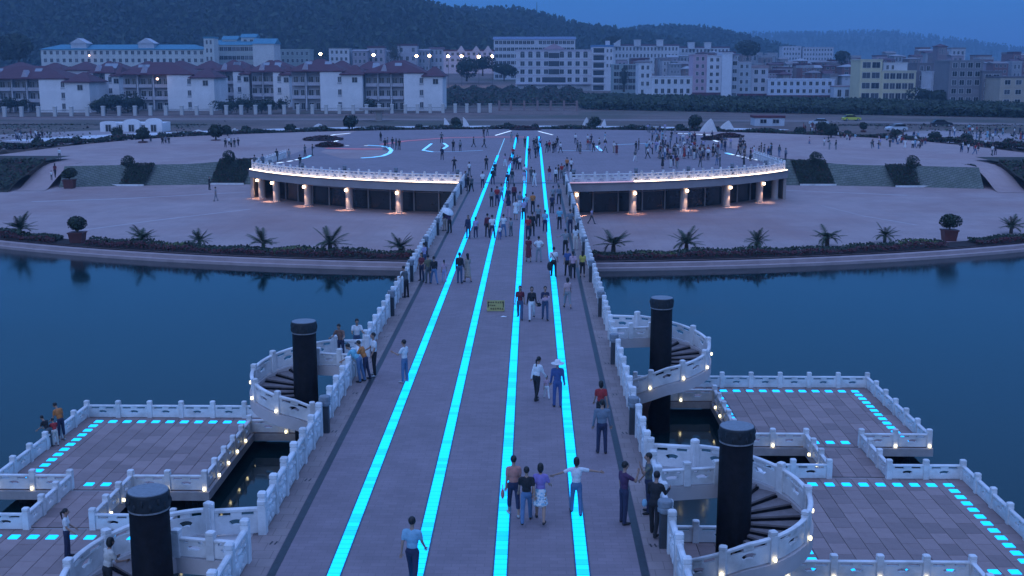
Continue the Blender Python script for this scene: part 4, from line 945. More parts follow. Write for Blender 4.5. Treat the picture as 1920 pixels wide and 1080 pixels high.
# hotel
D = 520
t = block('white five-storey hotel with pink pediment and arched top windows', 967, 1110, 96, D, 5, 0, (.60, .58, .62), 'flat', (.4, .38, .44), .7, 16, base=172)
H = bz(96, D)-t.location.z; W = (bx(1110, D)-bx(967, D))/2; fh = H/5
for f in range(1, 5):
    for k in range(9):
        x = -W+1.2+(k+.5)*(2*W-2.4)/9
        if k == 4: continue
        if f == 1 and k in (3, 5): continue
        o = place('window', window_mesh(1.9, 1.9, WG[random.choice((0, 1))]), t, (x, -.05, f*fh+.75))
        if f == 4: MB().rings([[(x+.95*math.cos(a), yy, f*fh+2.6+.8*math.sin(a)) for a in np.linspace(0, math.pi, 8)] for yy in (-.03, .02)]).build('arched_pane', M['win'], o.parent)
for f in (1, 2, 3, 4):
    w = 5.0 if f == 1 else 2.3
    MB().box(-w, w, -.04, .02, f*fh+.5, f*fh+2.7).build('glazing', M['win'], t)
for f in range(1, 6): MB().box(-W-.1, W+.1, -.2, .1, f*fh-.18, f*fh+.1).build('cornice', wallmat((.52, .46, .52)), t)
MB().add([(-5.2, -.4, H+.7), (5.2, -.4, H+.7), (0, -.4, H+3.2), (-5.2, 2, H+.7), (5.2, 2, H+.7), (0, 2, H+3.2)], [(0, 1, 2), (5, 4, 3), (0, 2, 5, 3), (1, 4, 5, 2)]).build('pediment', wallmat((.46, .30, .36)), t)
for k in range(6): x = -W+.5+k*(2*W-1)/5; MB().box(x-.25, x+.25, -1.6, -1.1, 0, fh-.2).build('pillar', wallmat((.5, .47, .5)), t)
MB().box(-W, W, -1.8, -.02, fh-.3, fh-.19).build('canopy', wallmat((.5, .47, .5)), t)
MB().box(-1.4, 1.4, -.06, .02, 0, 2.6).build('door', M['glassdark'], t)
t = block('hotel stair tower with open balconies and blue roof cap', 1110, 1149, 88, D-3, 6, 0, (.60, .59, .63), 'flat', (.10, .22, .40), .8, 14, base=172)
H = bz(88, D-3)-t.location.z; W = (bx(1149, D)-bx(1110, D))/2
for f in range(6):
    MB().box(-W+.5, .6, -.05, .05, f*H/6+.7, (f+1)*H/6-.5).build('balcony_opening', M['win'], t); MB().box(-W+.3, .8, -1.0, -.06, f*H/6-.05, f*H/6+.55).build('balcony', wallmat((.6, .58, .62)), t)
    if f > 2: place('window', window_mesh(.8, 1.4, WG[1]), t, (W*.45, -.05, f*H/6+.9)); place('window', window_mesh(.8, 1.4, WG[1]), t, (W*.8, -.05, f*H/6+.9))
MB().box(W*.3, W*.7, 2, 5, H+.8, H+2.6).build('roof_tank', wallmat((.55, .54, .58)), t)
# ---- right half
block('long white flats with dark roof and water tanks on the horizon, left one', 1150, 1272, 86, 720, 5, 18, (.55, .55, .58), 'flat', (.12, .06, .09), .9, 12, base=150, glass=1)
block('long white flats with dark roof and water tanks on the horizon, right one', 1274, 1366, 90, 740, 5, 13, (.55, .55, .58), 'flat', (.12, .06, .09), .9, 12, base=150, glass=1)
for px, D_, tp in ((1157, 715, 75), (1195, 715, 75), (1237, 715, 75), (1296, 735, 80), (1327, 735, 80)):
    x0, x1 = bx(px-6, D_), bx(px+6, D_); o = MB().box(x0, x1, D_+3, D_+7, bz(tp+12, D_), bz(tp, D_)).box(x0-.3, x1+.3, D_+2.7, D_+7.3, bz(tp, D_), bz(tp, D_)+.3).build('water_tank', wallmat((.55, .55, .58))); tag(o, 'white box-shaped roof house on the long horizon flats', 'roof house', 'roof houses on the horizon flats')
block('green grey office with rows of dark windows right of the hotel', 1149, 1197, 122, 470, 4, 5, (.26, .32, .33), 'flat', (.3, .36, .38), .4, 12, base=172, ww=2.2, wh=1.8, glass=1)
D = 425; RB = (1.6, (.10, .03, .045))
block('white two-storey house with a taller left end beside the green office', 1197, 1222, 120, D, 4, 2, (.60, .61, .66), 'flat', (.5, .5, .55), .4, 12, base=180, glass=1)
block('long low white building with dark red edge, left of the pink tower', 1222, 1299, 145, D-.5, 2, 6, (.60, .61, .66), 'flat', (.5, .5, .55), .4, 12, base=180, glass=1)
block('narrow pink tower house', 1299, 1325, 104, D-1, 5, 2, (.47, .33, .40), 'flat', (.4, .28, .34), .4, 12, base=182, glass=1, plinth=RB)
block('white tower house right of the pink one', 1325, 1353, 106, D-1.5, 5, 2, (.60, .61, .67), 'flat', (.5, .5, .55), .4, 12, base=182, glass=1, plinth=RB)
block('blank white stair tower right of the pink and white towers', 1353, 1372, 101, D-3, 5, 0, (.60, .63, .70), 'flat', (.5, .5, .55), .4, 12, base=186)
block('narrow house with stacked dark balconies beside the blank stair tower', 1372, 1382, 112, D-1, 5, 1, (.42, .44, .50), 'flat', (.4, .4, .45), .4, 12, base=186, ww=1.6, glass=1)
block('grey blue house right of the stacked balconies', 1382, 1408, 118, D, 4, 2, (.38, .42, .48), 'flat', (.4, .4, .45), .4, 12, base=184, glass=1, plinth=RB)
block('brown-topped three-storey house left of the long blue white row', 1408, 1440, 128, D+1, 3, 2, (.46, .46, .52), 'flat', (.3, .22, .24), 1.0, 12, base=184, glass=1, plinth=RB)
block('long pale blue two-storey row with dark red plinth', 1440, 1565, 150, D-.5, 2, 10, (.52, .57, .68), 'flat', (.5, .54, .62), .4, 12, base=187, glass=1, plinth=RB)
block('lower end house of the pale blue row', 1565, 1599, 163, D-6, 1, 2, (.48, .55, .64), 'flat', (.3, .22, .24), .4, 10, base=189, glass=1)
D = 400
t = block('cream yellow four-storey block with wide windows', 1612, 1653, 114, D, 4, 2, YEL, 'flat', (.5, .46, .34), .5, 12, base=191, ww=2.7, wh=1.9, glass=2)
block('cream yellow three-storey part with roof terrace', 1653.2, 1717, 135, D-.3, 3, 5, YEL, 'flat', (.5, .46, .34), .5, 12, base=191, ww=1.8, wh=1.9, glass=2)
block('white roof room on the cream yellow block', 1655, 1700, 119, D+3, 1, 4, (.52, .52, .56), 'flat', (.5, .5, .52), .3, 7, base=135, glass=1)
block('low white house right of the cream yellow block', 1718, 1746, 167, D-1, 1, 2, (.54, .55, .60), 'flat', (.5, .5, .55), .3, 10, base=192, glass=2)
block('white three-storey house with wide windows beside the grey block', 1746, 1779, 136, D-2, 3, 2, (.58, .58, .63), 'flat', (.5, .5, .55), .4, 10, base=192, ww=2.0, glass=1)
block('dark grey brown block filling the gap behind the low white house', 1718, 1748, 120, D+16, 4, 2, (.17, .15, .17), 'flat', (.15, .14, .16), .4, 10, base=192, glass=1)
block('large unfinished grey concrete block at the right', 1779, 1842, 116, D-22, 6, 4, (.21, .20, .22), 'flat', (.2, .2, .22), .5, 14, base=212, ww=1.6, wh=1.6, glass=1)
block('lower unfinished grey block with overhanging slab', 1842, 1878, 136, D-24, 5, 2, (.19, .18, .20), 'flat', (.13, .12, .14), .6, 14, base=212, ww=2.0, glass=1)
block('tan building with pale ground-floor shutters at the right edge', 1876, 1945, 146, D-36, 4, 3, (.40, .34, .28), 'flat', (.13, .12, .14), .5, 14, base=218, ww=1.8, glass=1)
block('white block with long window bands far off in the town', 1465, 1500, 88, 900, 3, 6, (.5, .5, .56), 'flat', (.4, .4, .45), .6, 12, base=115, glass=1)
block('wider white block with long window bands far off in the town', 1503, 1560, 90, 900, 3, 10, (.5, .5, .56), 'flat', (.4, .4, .45), .6, 12, base=115, glass=1)
# the small houses of the town in between
rh_ = random.Random(5); tn = 0
TOWN = [(1385, 1470, 96, 125, 12), (1470, 1612, 104, 130, 16), (1612, 1720, 99, 112, 7), (1715, 1800, 88, 118, 9), (1800, 1940, 100, 125, 12), (1150, 1230, 100, 118, 7), (1228, 1300, 104, 140, 9), (1300, 1385, 98, 104, 6), (1400, 1600, 122, 144, 14)]
adj = ['brown', 'grey', 'mauve', 'dark red', 'pale']
for (a, b, t0, t1, n) in TOWN:
    for k in range(n):
        w = rh_.uniform(14, 30); x = rh_.uniform(a, b-w*.5); tp = rh_.uniform(t0, t1); D = float(np.interp(tp, [88, 140], [780, 470])) + rh_.uniform(-15, 15)
        ci = rh_.randrange(5); c = [(.24, .17, .16), (.30, .30, .33), (.34, .27, .32), (.20, .09, .09), (.46, .46, .50)][ci]
        block('small %s house packed among the roofs of the town on the right' % adj[ci], x, x+w, tp, D, rh_.choice((2, 3, 3)), rh_.choice((2, 3)), c, rh_.choice(('flat', 'flat', 'gable', 'hip')), rh_.choice((RED, (.2, .17, .18), (.3, .3, .33))), rh_.uniform(.4, 1.3), 9, group='small %s houses of the town' % adj[ci], cat='house', name='house', glass=1, base=150)
        tn += 1
t = block('rooftop house with columns crowning the dark blocks at the right', 1755, 1772, 87, 640, 2, 3, (.22, .16, .18), 'hip', RED, 1.2, 8, base=130, glass=1)

# ---- fence of pale posts
fp = [(4, 226), (36, 225), (68, 224), (99, 223), (130, 222), (160, 221.5), (190, 220), (220, 219.5), (250, 219), (279, 218), (308, 217), (338, 216), (366, 215), (394, 214.5), (422, 213), (450, 212), (477, 211.5), (504, 211), (531, 210), (557, 209.5), (584, 208.5), (610, 207.5), (635, 207), (661, 206.5), (686, 206), (710, 205.5), (734, 205), (759, 204.5), (782, 204), (806, 203.5), (830, 203), (853, 202.5), (875, 202), (898, 201.5), (919, 201)]
f0 = at(4, 226, -.2); fence = tag(empty('boundary_fence', (f0.x, f0.y, -.3)), 'long iron fence with pale stone posts in front of the residences', 'fence')
pm = MB().bbox(-.42, .42, -.42, .42, 0, 2.5, .04).bbox(-.52, .52, -.52, .52, 2.5, 2.75, .08).mesh('fence_post', wallmat((.55, .52, .50)))
prev = None
for x, y in fp:
    D = float(np.interp(x, [0, 920], [300, 330])); X = bx(x, D); L = Vector((X-f0.x, D-f0.y, 0)); place('fence_post', pm, fence, L)
    if prev is not None:
        d = L-prev; mb = MB(); ln = d.length
        for z in (.35, 1.7): mb.box(.45, ln-.45, -.03, .03, z, z+.06)
        n = int(ln/.25)
        for k in range(1, n): mb.box(k*ln/n-.015, k*ln/n+.015, -.015, .015, .1, 1.95)
        mb.box(.43, ln-.43, -.15, .15, -.4, .3)
        place('fence_panel', mb.mesh('fence_panel', M['iron']), fence, prev, math.atan2(d.y, d.x))
    prev = L
# second stretch, reddish posts and earth wall right of it
f0 = Vector((bx(935, 345), 345, -.2)); fr = tag(empty('boundary_fence', f0), 'low fence of brownish posts in front of the hotel', 'fence')
rp = MB().bbox(-.3, .3, -.3, .3, 0, 3.0, .04).mesh('fence_post', wallmat((.26, .17, .17)))
for k, x in enumerate((936, 958, 983, 1008, 1033, 1058, 1082)): place('fence_post', rp, fr, (bx(x, 345)-f0.x, 0, 0))
MB().box(0, bx(1082, 345)-f0.x, -.1, .1, .9, 1.1).box(0, bx(1082, 345)-f0.x, -.1, .1, 2.1, 2.25).build('fence_rail', wallmat((.22, .15, .16)), fr)
MB().box(0, bx(1082, 345)-f0.x, -.25, .25, -.6, .5).build('fence_base', wallmat((.3, .22, .22)), fr)
# retaining earth bank under the fence
bank = mat('bare_earth_bank', (.16, .10, .09), rough=.95, var=.3, scale=.4)
cc = []
for x in np.linspace(-40, 1085, 24):
    D = float(np.interp(x, [0, 920], [297, 327])); X = bx(x, D); cc.append([(X, D-9, terr_z(X, D)-.4), (X, D-1.2, terr_z(X, D)+.25), (X, D+6, terr_z(X, D)+.3)])
o = place('earth_bank', strip_mesh(cc, bank, 'earth_bank')); tag(o, 'bare reddish earth bank below the fence', kind='structure')
# ---- flat shelter, kiosk, hut
D = 285; t = tag(empty('flat_shelter', (bx(702, D), D, -.4)), 'flat-roofed grey shelter on a single pier in front of the fence', 'shelter')
MB().box(-3.4, 3.6, -2, 2, 2.6, 3.15).build('roof', M['concrete'], t); MB().box(.2, 1.6, -.6, .6, 0, 2.6).build('pier', M['concrete'], t); MB().box(-.4, 2.2, -1.2, 1.2, 2.35, 2.599).build('pier_cap', M['concrete'], t)
D = 236; k0 = tag(empty('white_kiosk', (bx(243, D), D, -.6)), 'small white kiosk with three curved gables left of the square', 'kiosk')
wk = (bx(302, D)-bx(186, D))/2; wkm = wallmat((.74, .72, .74))
MB().box(-wk, wk, 0, 5, -.4, 2.0).build('wall', wkm, k0)
for c, h in ((-.75, 2.3), (0.0, 2.7), (.72, 2.9)):
    w = wk*.27; n = 12
    mb = MB(); ring = [(c*wk+w*math.cos(a), 1.9+(h-1.9)*max(0, math.sin(a))**.7) for a in np.linspace(0, math.pi, n)]; ring = [(c*wk+w, -.3)]+ring+[(c*wk-w, -.3)]
    mb.rings([[(x, yy, z) for x, z in ring] for yy in (-.5, .1)]); me = mb.mesh('gable', wkm); fix_normals(me); place('gable', me, k0)
    place('window', window_mesh(1.2, 1.4, WG[0]), k0, (c*wk, -.55, .3))
for c in (-.38, .36): place('window', window_mesh(.8, 1.4, WG[1]), k0, (c*wk, -.06, .25))
D = 262; t = block('low white hut with dark red roof edge on the right', 1418, 1474, 221, D, 1, 2, (.52, .55, .62), 'flat', (.13, .03, .04), .5, 5, base=235, name='hut', cat='hut', wh=.9)
# ---- street lamps, lit
sl = emit('street_lamp_glow', (1.0, .62, .34), 60.0)
for i, (x, y, D) in enumerate(((603, 101, 540), (702, 103, 545), (782, 105, 550), (806, 104.5, 552), (841, 105.5, 556), (866, 105.5, 560), (898, 106.5, 560), (923, 105.5, 560))):
    X, z = bx(x, D), bz(y, D); zb = terr_z(X, D); t = tag(empty('street_lamp', (X, D, zb)), 'lit orange street lamp, %s from the left along the far street' % ('first', 'second', 'third', 'fourth', 'fifth', 'sixth', 'seventh', 'last')[i], 'street lamp', 'lit street lamps in the distance')
    MB().tube([(0, 0, -1), (0, 0, z-zb-.6), (0, -.3, z-zb-.1), (0, -.9, z-zb+.1)], .09, 6).build('pole', M['iron'], t)
    MB().ell((0, -1.0, z-zb), (.62, .62, .55), 10, 7).build('lamp_head', sl, t)
for x, y, D, lb in ((296.5, 148, 343, 'small warm lamp in the window bay of a residence on the left'), (171, 104, 558, 'tiny white lit window on the long school')):
    o = MB().ell((0, 0, 0), (.35, .1, .3), 8, 6).build('lit_lamp', emit('small_lit', (1.0, .6, .4), 12), loc=(bx(x, D), D-.6, bz(y, D))); tag(o, lb, 'lamp')
# ---- cars
def car(x, y, rz, rgb, label, z=None):
    p = at(x, y, -.4); t = tag(empty('parked_car', (p.x, p.y, terr_z(p.x, p.y)+.06), rz), label, 'car', 'cars on the road behind the square')
    paint = mat('car_%d_%d_%d' % tuple(int(c*100) for c in rgb), rgb, rough=.3, var=.03)
    def sec(pts, w0, w1, m, nm, par=t):
        mb = MB(); mb.rings([[(px, -w0, pz) for px, pz, _ in pts], [(px, -w0*.2-w1*.8, pz) for px, pz, _ in pts], [(px, w0*.2+w1*.8, pz) for px, pz, _ in pts], [(px, w0, pz) for px, pz, _ in pts]]); me = mb.mesh(nm, m); fix_normals(me); return place(nm, me, par)
    body = [(-2.1, .35, 0), (-2.15, .75, 0), (-1.9, .92, 0), (-.9, .98, 0), (1.0, .98, 0), (1.95, .85, 0), (2.15, .62, 0), (2.1, .35, 0)]
    sec(body, .80, .86, paint, 'body')
    sec([(-1.75, .95, 0), (-1.25, 1.42, 0), (.35, 1.45, 0), (1.1, .97, 0)], .66, .74, M['glassdark'], 'windows')
    MB().box(-1.2, .35, -.66, .66, 1.425, 1.49).build('roof', paint, t)
    for wx in (-1.3, 1.35):
        for wy in (-.8, .8):
            w = MB().lathe([(.16, -.1), (.31, -.1), (.33, 0), (.31, .1), (.16, .1)], n=14).build('wheel', M['iron'], t, (wx, wy, .33), (R(90), 0, 0)); MB().lathe([(.15, -.105), (.15, .105)], n=10).build('hub', M['winframe'], w)
    for wy in (-.6, .6): MB().box(2.06, 2.16, wy-.18, wy+.18, .58, .74).build('headlight', M['winframe'], t); MB().box(-2.16, -2.08, wy-.16, wy+.16, .62, .8).build('tail_light', M['pot'], t)
    return t
car(1596, 228, R(5), (.62, .62, .08), 'yellow green taxi on the road behind the square'); car(1680, 247, R(-160), (.6, .62, .66), 'white car heading left on the road behind the garden'); car(1765, 238, R(-5), (.02, .02, .03), 'black car parked by the field on the right'); car(1535, 236, R(170), (.5, .56, .62), 'pale car half hidden behind the garden shrubs')

# ---- vegetation of the far ground
def clump_field(n, fn, size, seed, mats, name, label, mix, kind='stuff'):
    me = leaf_cloud(n, fn, size, seed, mats, name, .7, mix); o = place(name, me); tag(o, label, kind=kind); return o
GR = [M['leafd'], M['leaf'], mat('leaf_field', (.032, .052, .026), rough=.8, var=.4)]
def fn(n, r):
    px = r.uniform(1085, 1960, n); D = np.interp(px, [1085, 1480, 1960], [352, 330, 300])+r.random(n)**1.2*np.interp(px, [1085, 1480, 1960], [70, 60, 45])
    X = 1.74 + (px-998)/2250*D*1.02; base = np.interp(D, *_ZY); h = 2.2*(r.random(n)**.6); return np.stack([X, D, base+h], 1), np.tile([0, -.5, 1.], (n, 1))
clump_field(36000, fn, 1.3, 101, GR, 'crop_field', 'dark green field of tall crops in front of the right-hand houses', (.5, .25, .25))
def fn(n, r):
    px = r.uniform(828, 1090, n); D = r.uniform(375, 505, n); X = 1.74+(px-998)/2250*D; base = np.interp(D, *_ZY); h = 2.6*(r.random(n)**.7)*(.4+.6*np.sin(px*.09)**2); return np.stack([X, D, base+h], 1), np.tile([0, -.5, 1.], (n, 1))
clump_field(11000, fn, 1.3, 102, [M['leafd'], M['leaf'], mat('leaf_brown', (.055, .035, .03), rough=.9, var=.4)], 'scrub', 'dark scrub on the open ground left of the hotel', (.5, .2, .3))
# garden plots at both sides behind the square
def fn(n, r):
    s = np.where(r.random(n) < .5, -1, 1); X = s*r.uniform(68, 150, n); Y = r.uniform(196, 262, n); m = np.sin(X*.17+Y*.05)+np.sin(Y*.21)
    Y = np.where(np.hypot(X, Y-160) < 93, Y+55, Y); h = .7*r.random(n)*(m > .2); Y = np.where(m > .2, Y, 262+6*r.random(n)); base = np.interp(Y, *_ZY); return np.stack([X, Y, base+h], 1), np.tile([0, -.4, 1.], (n, 1))
clump_field(4500, fn, .5, 103, [M['leafd'], M['leaf'], M['leafr']], 'garden_planting', 'low garden plots either side behind the square', (.55, .25, .2))
# trees: each a trunk and a crown
def tree(label, px, pyb, D, h, w, seed, mats=G2, mix=(.75, .25), n=900, shape='round', group='trees in the town'):
    X = bx(px, D); zb = terr_z(X, D)-.3 if pyb is None else bz(pyb, D); t = tag(empty('tree', (X, D, zb)), label, 'tree', group)
    MB().tube([(0, 0, -.5), (.1, 0, h*.3), (-.05, .1, h*.75)], [.05*h, .035*h, .012*h], 7).build('trunk', M['bark'], t)
    c = place('crown', leaf_cloud(n, ball(w/2, w/2, h*(.36 if shape == 'round' else .47), h*(.62 if shape == 'round' else .52), .55, 14, seed), w*.11, seed, mats, mix=mix), t)
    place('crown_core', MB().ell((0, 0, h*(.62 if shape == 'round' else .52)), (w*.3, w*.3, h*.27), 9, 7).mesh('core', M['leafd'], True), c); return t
tree('large dark tree at the left of the school', 38, 125, 480, 13, 15, 1, n=1600)
tree('dark cypress-shaped tree among the street lamps', 740, 118, 560, 8.5, 5, 2, shape='tall')
tree('bushy dark tree beside the white and pink terrace', 905, 140, 470, 7, 7, 3); tree('dark tree left of the red earth slope', 875, 150, 455, 8, 9, 4); tree('low dark tree in the scrub near the hotel', 945, 150, 460, 6, 9, 5)
tree('dark tree in front of the grey block', 1735, 195, 385, 5, 7, 6); tree('second dark tree in front of the grey block', 1762, 198, 382, 5, 8, 7); tree('slim dark tree beside the green office', 1170, 170, 455, 9.5, 3.5, 8, shape='tall'); tree('pine tree rising above the town roofs', 1577, 128, 560, 9, 7, 9); tree('dark tree right of the long horizon flats', 1400, 112, 640, 9, 12, 10); tree('rounded dark tree behind the hotel roof', 1148, 88, 700, 6, 8, 11)
for i, (x, w) in enumerate(((195, 9), (216, 7), (236, 8), (255, 6), (182, 5), (415, 6), (430, 5), (448, 6), (462, 5), (488, 7), (505, 6), (527, 5), (694, 5), (14, 7), (40, 5), (178, 6))):
    tree('bushy garden tree between the residences and the fence', x, None, 329+(i % 3)*2, random.uniform(3.8, 5.6), w*.75, 20+i, n=500, group='garden trees of the residences')

# ---- wooded hills
def hill(name, label, prof, D, depth, seed, m, ntree, th, base=0.0, mats=None, fdepth=None):
    """prof: photo ridge line as (px, py); a real ridge at distance D that falls towards the viewer over fdepth metres"""
    fdepth = fdepth or depth; r = np.random.default_rng(seed); pxs = np.arange(prof[0][0], prof[-1][0]+1, 14.0); py = np.interp(pxs, [p[0] for p in prof], [p[1] for p in prof])
    NJ = 22; cols_ = []
    ph = r.uniform(0, 6, 6)
    for px, y in zip(pxs, py):
        X = bx(px, D); zr = bz(y, D)-th*.8; c = []
        for j in range(NJ):
            u = j/(NJ-1)*2-1          # -1 front foot .. 0 ridge .. 1 back
            Y = D + (u*fdepth if u < 0 else u*depth); k = math.cos(abs(u)*math.pi/2)**1.1
            zb_ = float(np.interp(Y, *_ZY))-3
            n_ = (math.sin(X*.013+ph[0]+Y*.006)+math.sin(X*.031+ph[1]-Y*.017)*.5+math.sin(Y*.023+ph[2])*.5)*abs(math.sin(u*math.pi))*(zr-zb_)*.07
            c.append((bx(px, Y) if False else X*(1+.0), Y, zb_+(max(zr, zb_+1)-zb_)*k+n_))
        cols_.append(c)
    o = place(name, strip_mesh(cols_, m, name)); tag(o, label, kind='structure')
    if ntree:
        C = np.array(cols_); ni, nj = C.shape[:2]
        ii = r.uniform(0, ni-1.001, ntree); jj = r.uniform(.5, (NJ-1)*.56, ntree); i0 = ii.astype(int); j0 = jj.astype(int); fi = (ii-i0)[:, None]; fj = (jj-j0)[:, None]
        P0 = (C[i0, j0]*(1-fi)+C[i0+1, j0]*fi)*(1-fj)+(C[i0, j0+1]*(1-fi)+C[i0+1, j0+1]*fi)*fj
        # each tree: three stacked uneven cones of leaf faces
        k = 14; P_ = np.repeat(P0, k, 0); N = len(P_); hh = np.repeat(th*r.uniform(.6, 1.25, ntree), k); v = r.random(N); a = r.uniform(0, 6.283, N); rad = hh*.26*(1-v*.85)*(.6+.5*r.random(N))
        P_ = P_+np.stack([np.cos(a)*rad, np.sin(a)*rad, hh*v], 1); Nn = np.stack([np.cos(a), np.sin(a), np.full(N, .5)], 1)
        me = leaf_cloud(N, lambda n, rr: (P_, Nn), th*.34, seed+5, mats or GR, 'forest', .5, (.55, .25, .2)); o2 = place('forest', me); tag(o2, 'trees covering '+label, kind='stuff')
hm = mat('wooded_hill', (.03, .045, .03), rough=.95, var=.4, scale=.02, dirt=(.05, .04, .03), dirt_scale=.01)
hill('near_hill', 'the tall wooded hill behind the residences on the left', [(-160, -95), (0, -70), (200, -50), (380, -30), (470, -18), (540, -6), (575, 3), (590, 6), (605, 0), (660, -8), (720, -6), (790, 2), (830, 16), (862, 28), (900, 45), (960, 60), (1020, 80), (1080, 100)], 950, 400, 5, hm, 9000, 11, fdepth=240)
hill('middle_hill', 'the wooded ridge falling towards the centre', [(780, 70), (840, 32), (870, 22), (905, 26), (940, 22), (985, 24), (1020, 33), (1060, 44), (1100, 52), (1150, 58), (1200, 66), (1260, 80), (1300, 95)], 1150, 350, 6, hm, 3500, 11, fdepth=260)
hill('wooded_knoll', 'the low wooded knoll right of the middle', [(1120, 75), (1160, 62), (1200, 54), (1260, 52), (1310, 56), (1350, 64), (1390, 76), (1430, 90), (1460, 100)], 1500, 350, 7, hm, 2200, 11, fdepth=300)
hill('far_hill', 'the faint distant ridge on the right', [(1180, 75), (1300, 70), (1400, 64), (1480, 60), (1560, 62), (1610, 58), (1660, 64), (1720, 72), (1800, 84), (1900, 95), (2000, 100)], 3200, 700, 8, hm, 2500, 14, fdepth=700)
hill('far_hill_left', 'the faint ridge between the near hills', [(500, 40), (640, 20), (800, 18), (900, 36), (1000, 40), (1100, 52), (1200, 58)], 2600, 600, 9, hm, 0, 14, fdepth=600)
# antenna mast on the middle ridge
D = 1160; o = MB().tube([(0, 0, 0), (0, 0, bz(4, D)-bz(30, D))], [.5, .2], 5).build('antenna_mast', M['iron'], loc=(bx(1006, D), D, bz(30, D))); tag(o, 'thin antenna mast on the wooded ridge', 'mast')

# ================================================================== PEOPLE
SKIN = mat('skin', (.36, .21, .155), rough=.6, var=.06); HAIR = mat('hair_black', (.014, .012, .012), rough=.5, var=.2)
PAL = dict(white=(.66, .66, .68), cream=(.55, .5, .46), black=(.018, .018, .022), navy=(.025, .03, .07), blue=(.05, .09, .24), sky=(.22, .40, .52), cyan=(.16, .42, .52), red=(.34, .03, .035), maroon=(.13, .022, .035), orange=(.50, .17, .05), salmon=(.48, .21, .17), purple=(.24, .17, .42), lilac=(.38, .33, .50), dpurple=(.07, .03, .08), grey=(.24, .25, .27), dgrey=(.09, .10, .11), steel=(.15, .18, .23), jean=(.09, .16, .28), djean=(.05, .08, .15), pink=(.52, .33, .40), brown=(.20, .11, .085), yellow=(.52, .44, .10), camo=(.12, .13, .08), tan=(.36, .27, .22), olive=(.14, .14, .09), shoe=(.03, .028, .03), wshoe=(.45, .45, .46))
def cl(n): return mat('cloth_'+n, PAL[n], rough=.85, var=.14, scale=9, bump=.25, bscale=24)
def patt(n, a, b, sc):
    m = mat('cloth_'+n, PAL[a], rough=.85, var=.1); nt = m.node_tree; p = nt.nodes['Principled BSDF']
    if n == 'striped':
        w = nt.nodes.new('ShaderNodeTexWave'); w.bands_direction = 'Z'; w.inputs['Scale'].default_value = sc
    else:
        w = nt.nodes.new('ShaderNodeTexVoronoi'); w.inputs['Scale'].default_value = sc
    tc = nt.nodes.new('ShaderNodeTexCoord'); nt.links.new(tc.outputs['Object'], w.inputs['Vector']); mr = nt.nodes.new('ShaderNodeMapRange'); mr.inputs[1].default_value = .35; mr.inputs[2].default_value = .5; nt.links.new(w.outputs[0] if n != 'striped' else w.outputs['Fac'], mr.inputs[0])
    x = nt.nodes.new('ShaderNodeMix'); x.data_type = 'RGBA'; x.inputs[6].default_value = (*PAL[a], 1); x.inputs[7].default_value = (*PAL[b], 1); nt.links.new(mr.outputs[0], x.inputs[0]); nt.links.new(x.outputs[2], p.inputs['Base Color'])
    PAL[n] = PAL[a]
patt('striped', 'white', 'red', 5.5); patt('floral', 'sky', 'white', 13); patt('camo', 'olive', 'dgrey', 9)
V = Vector
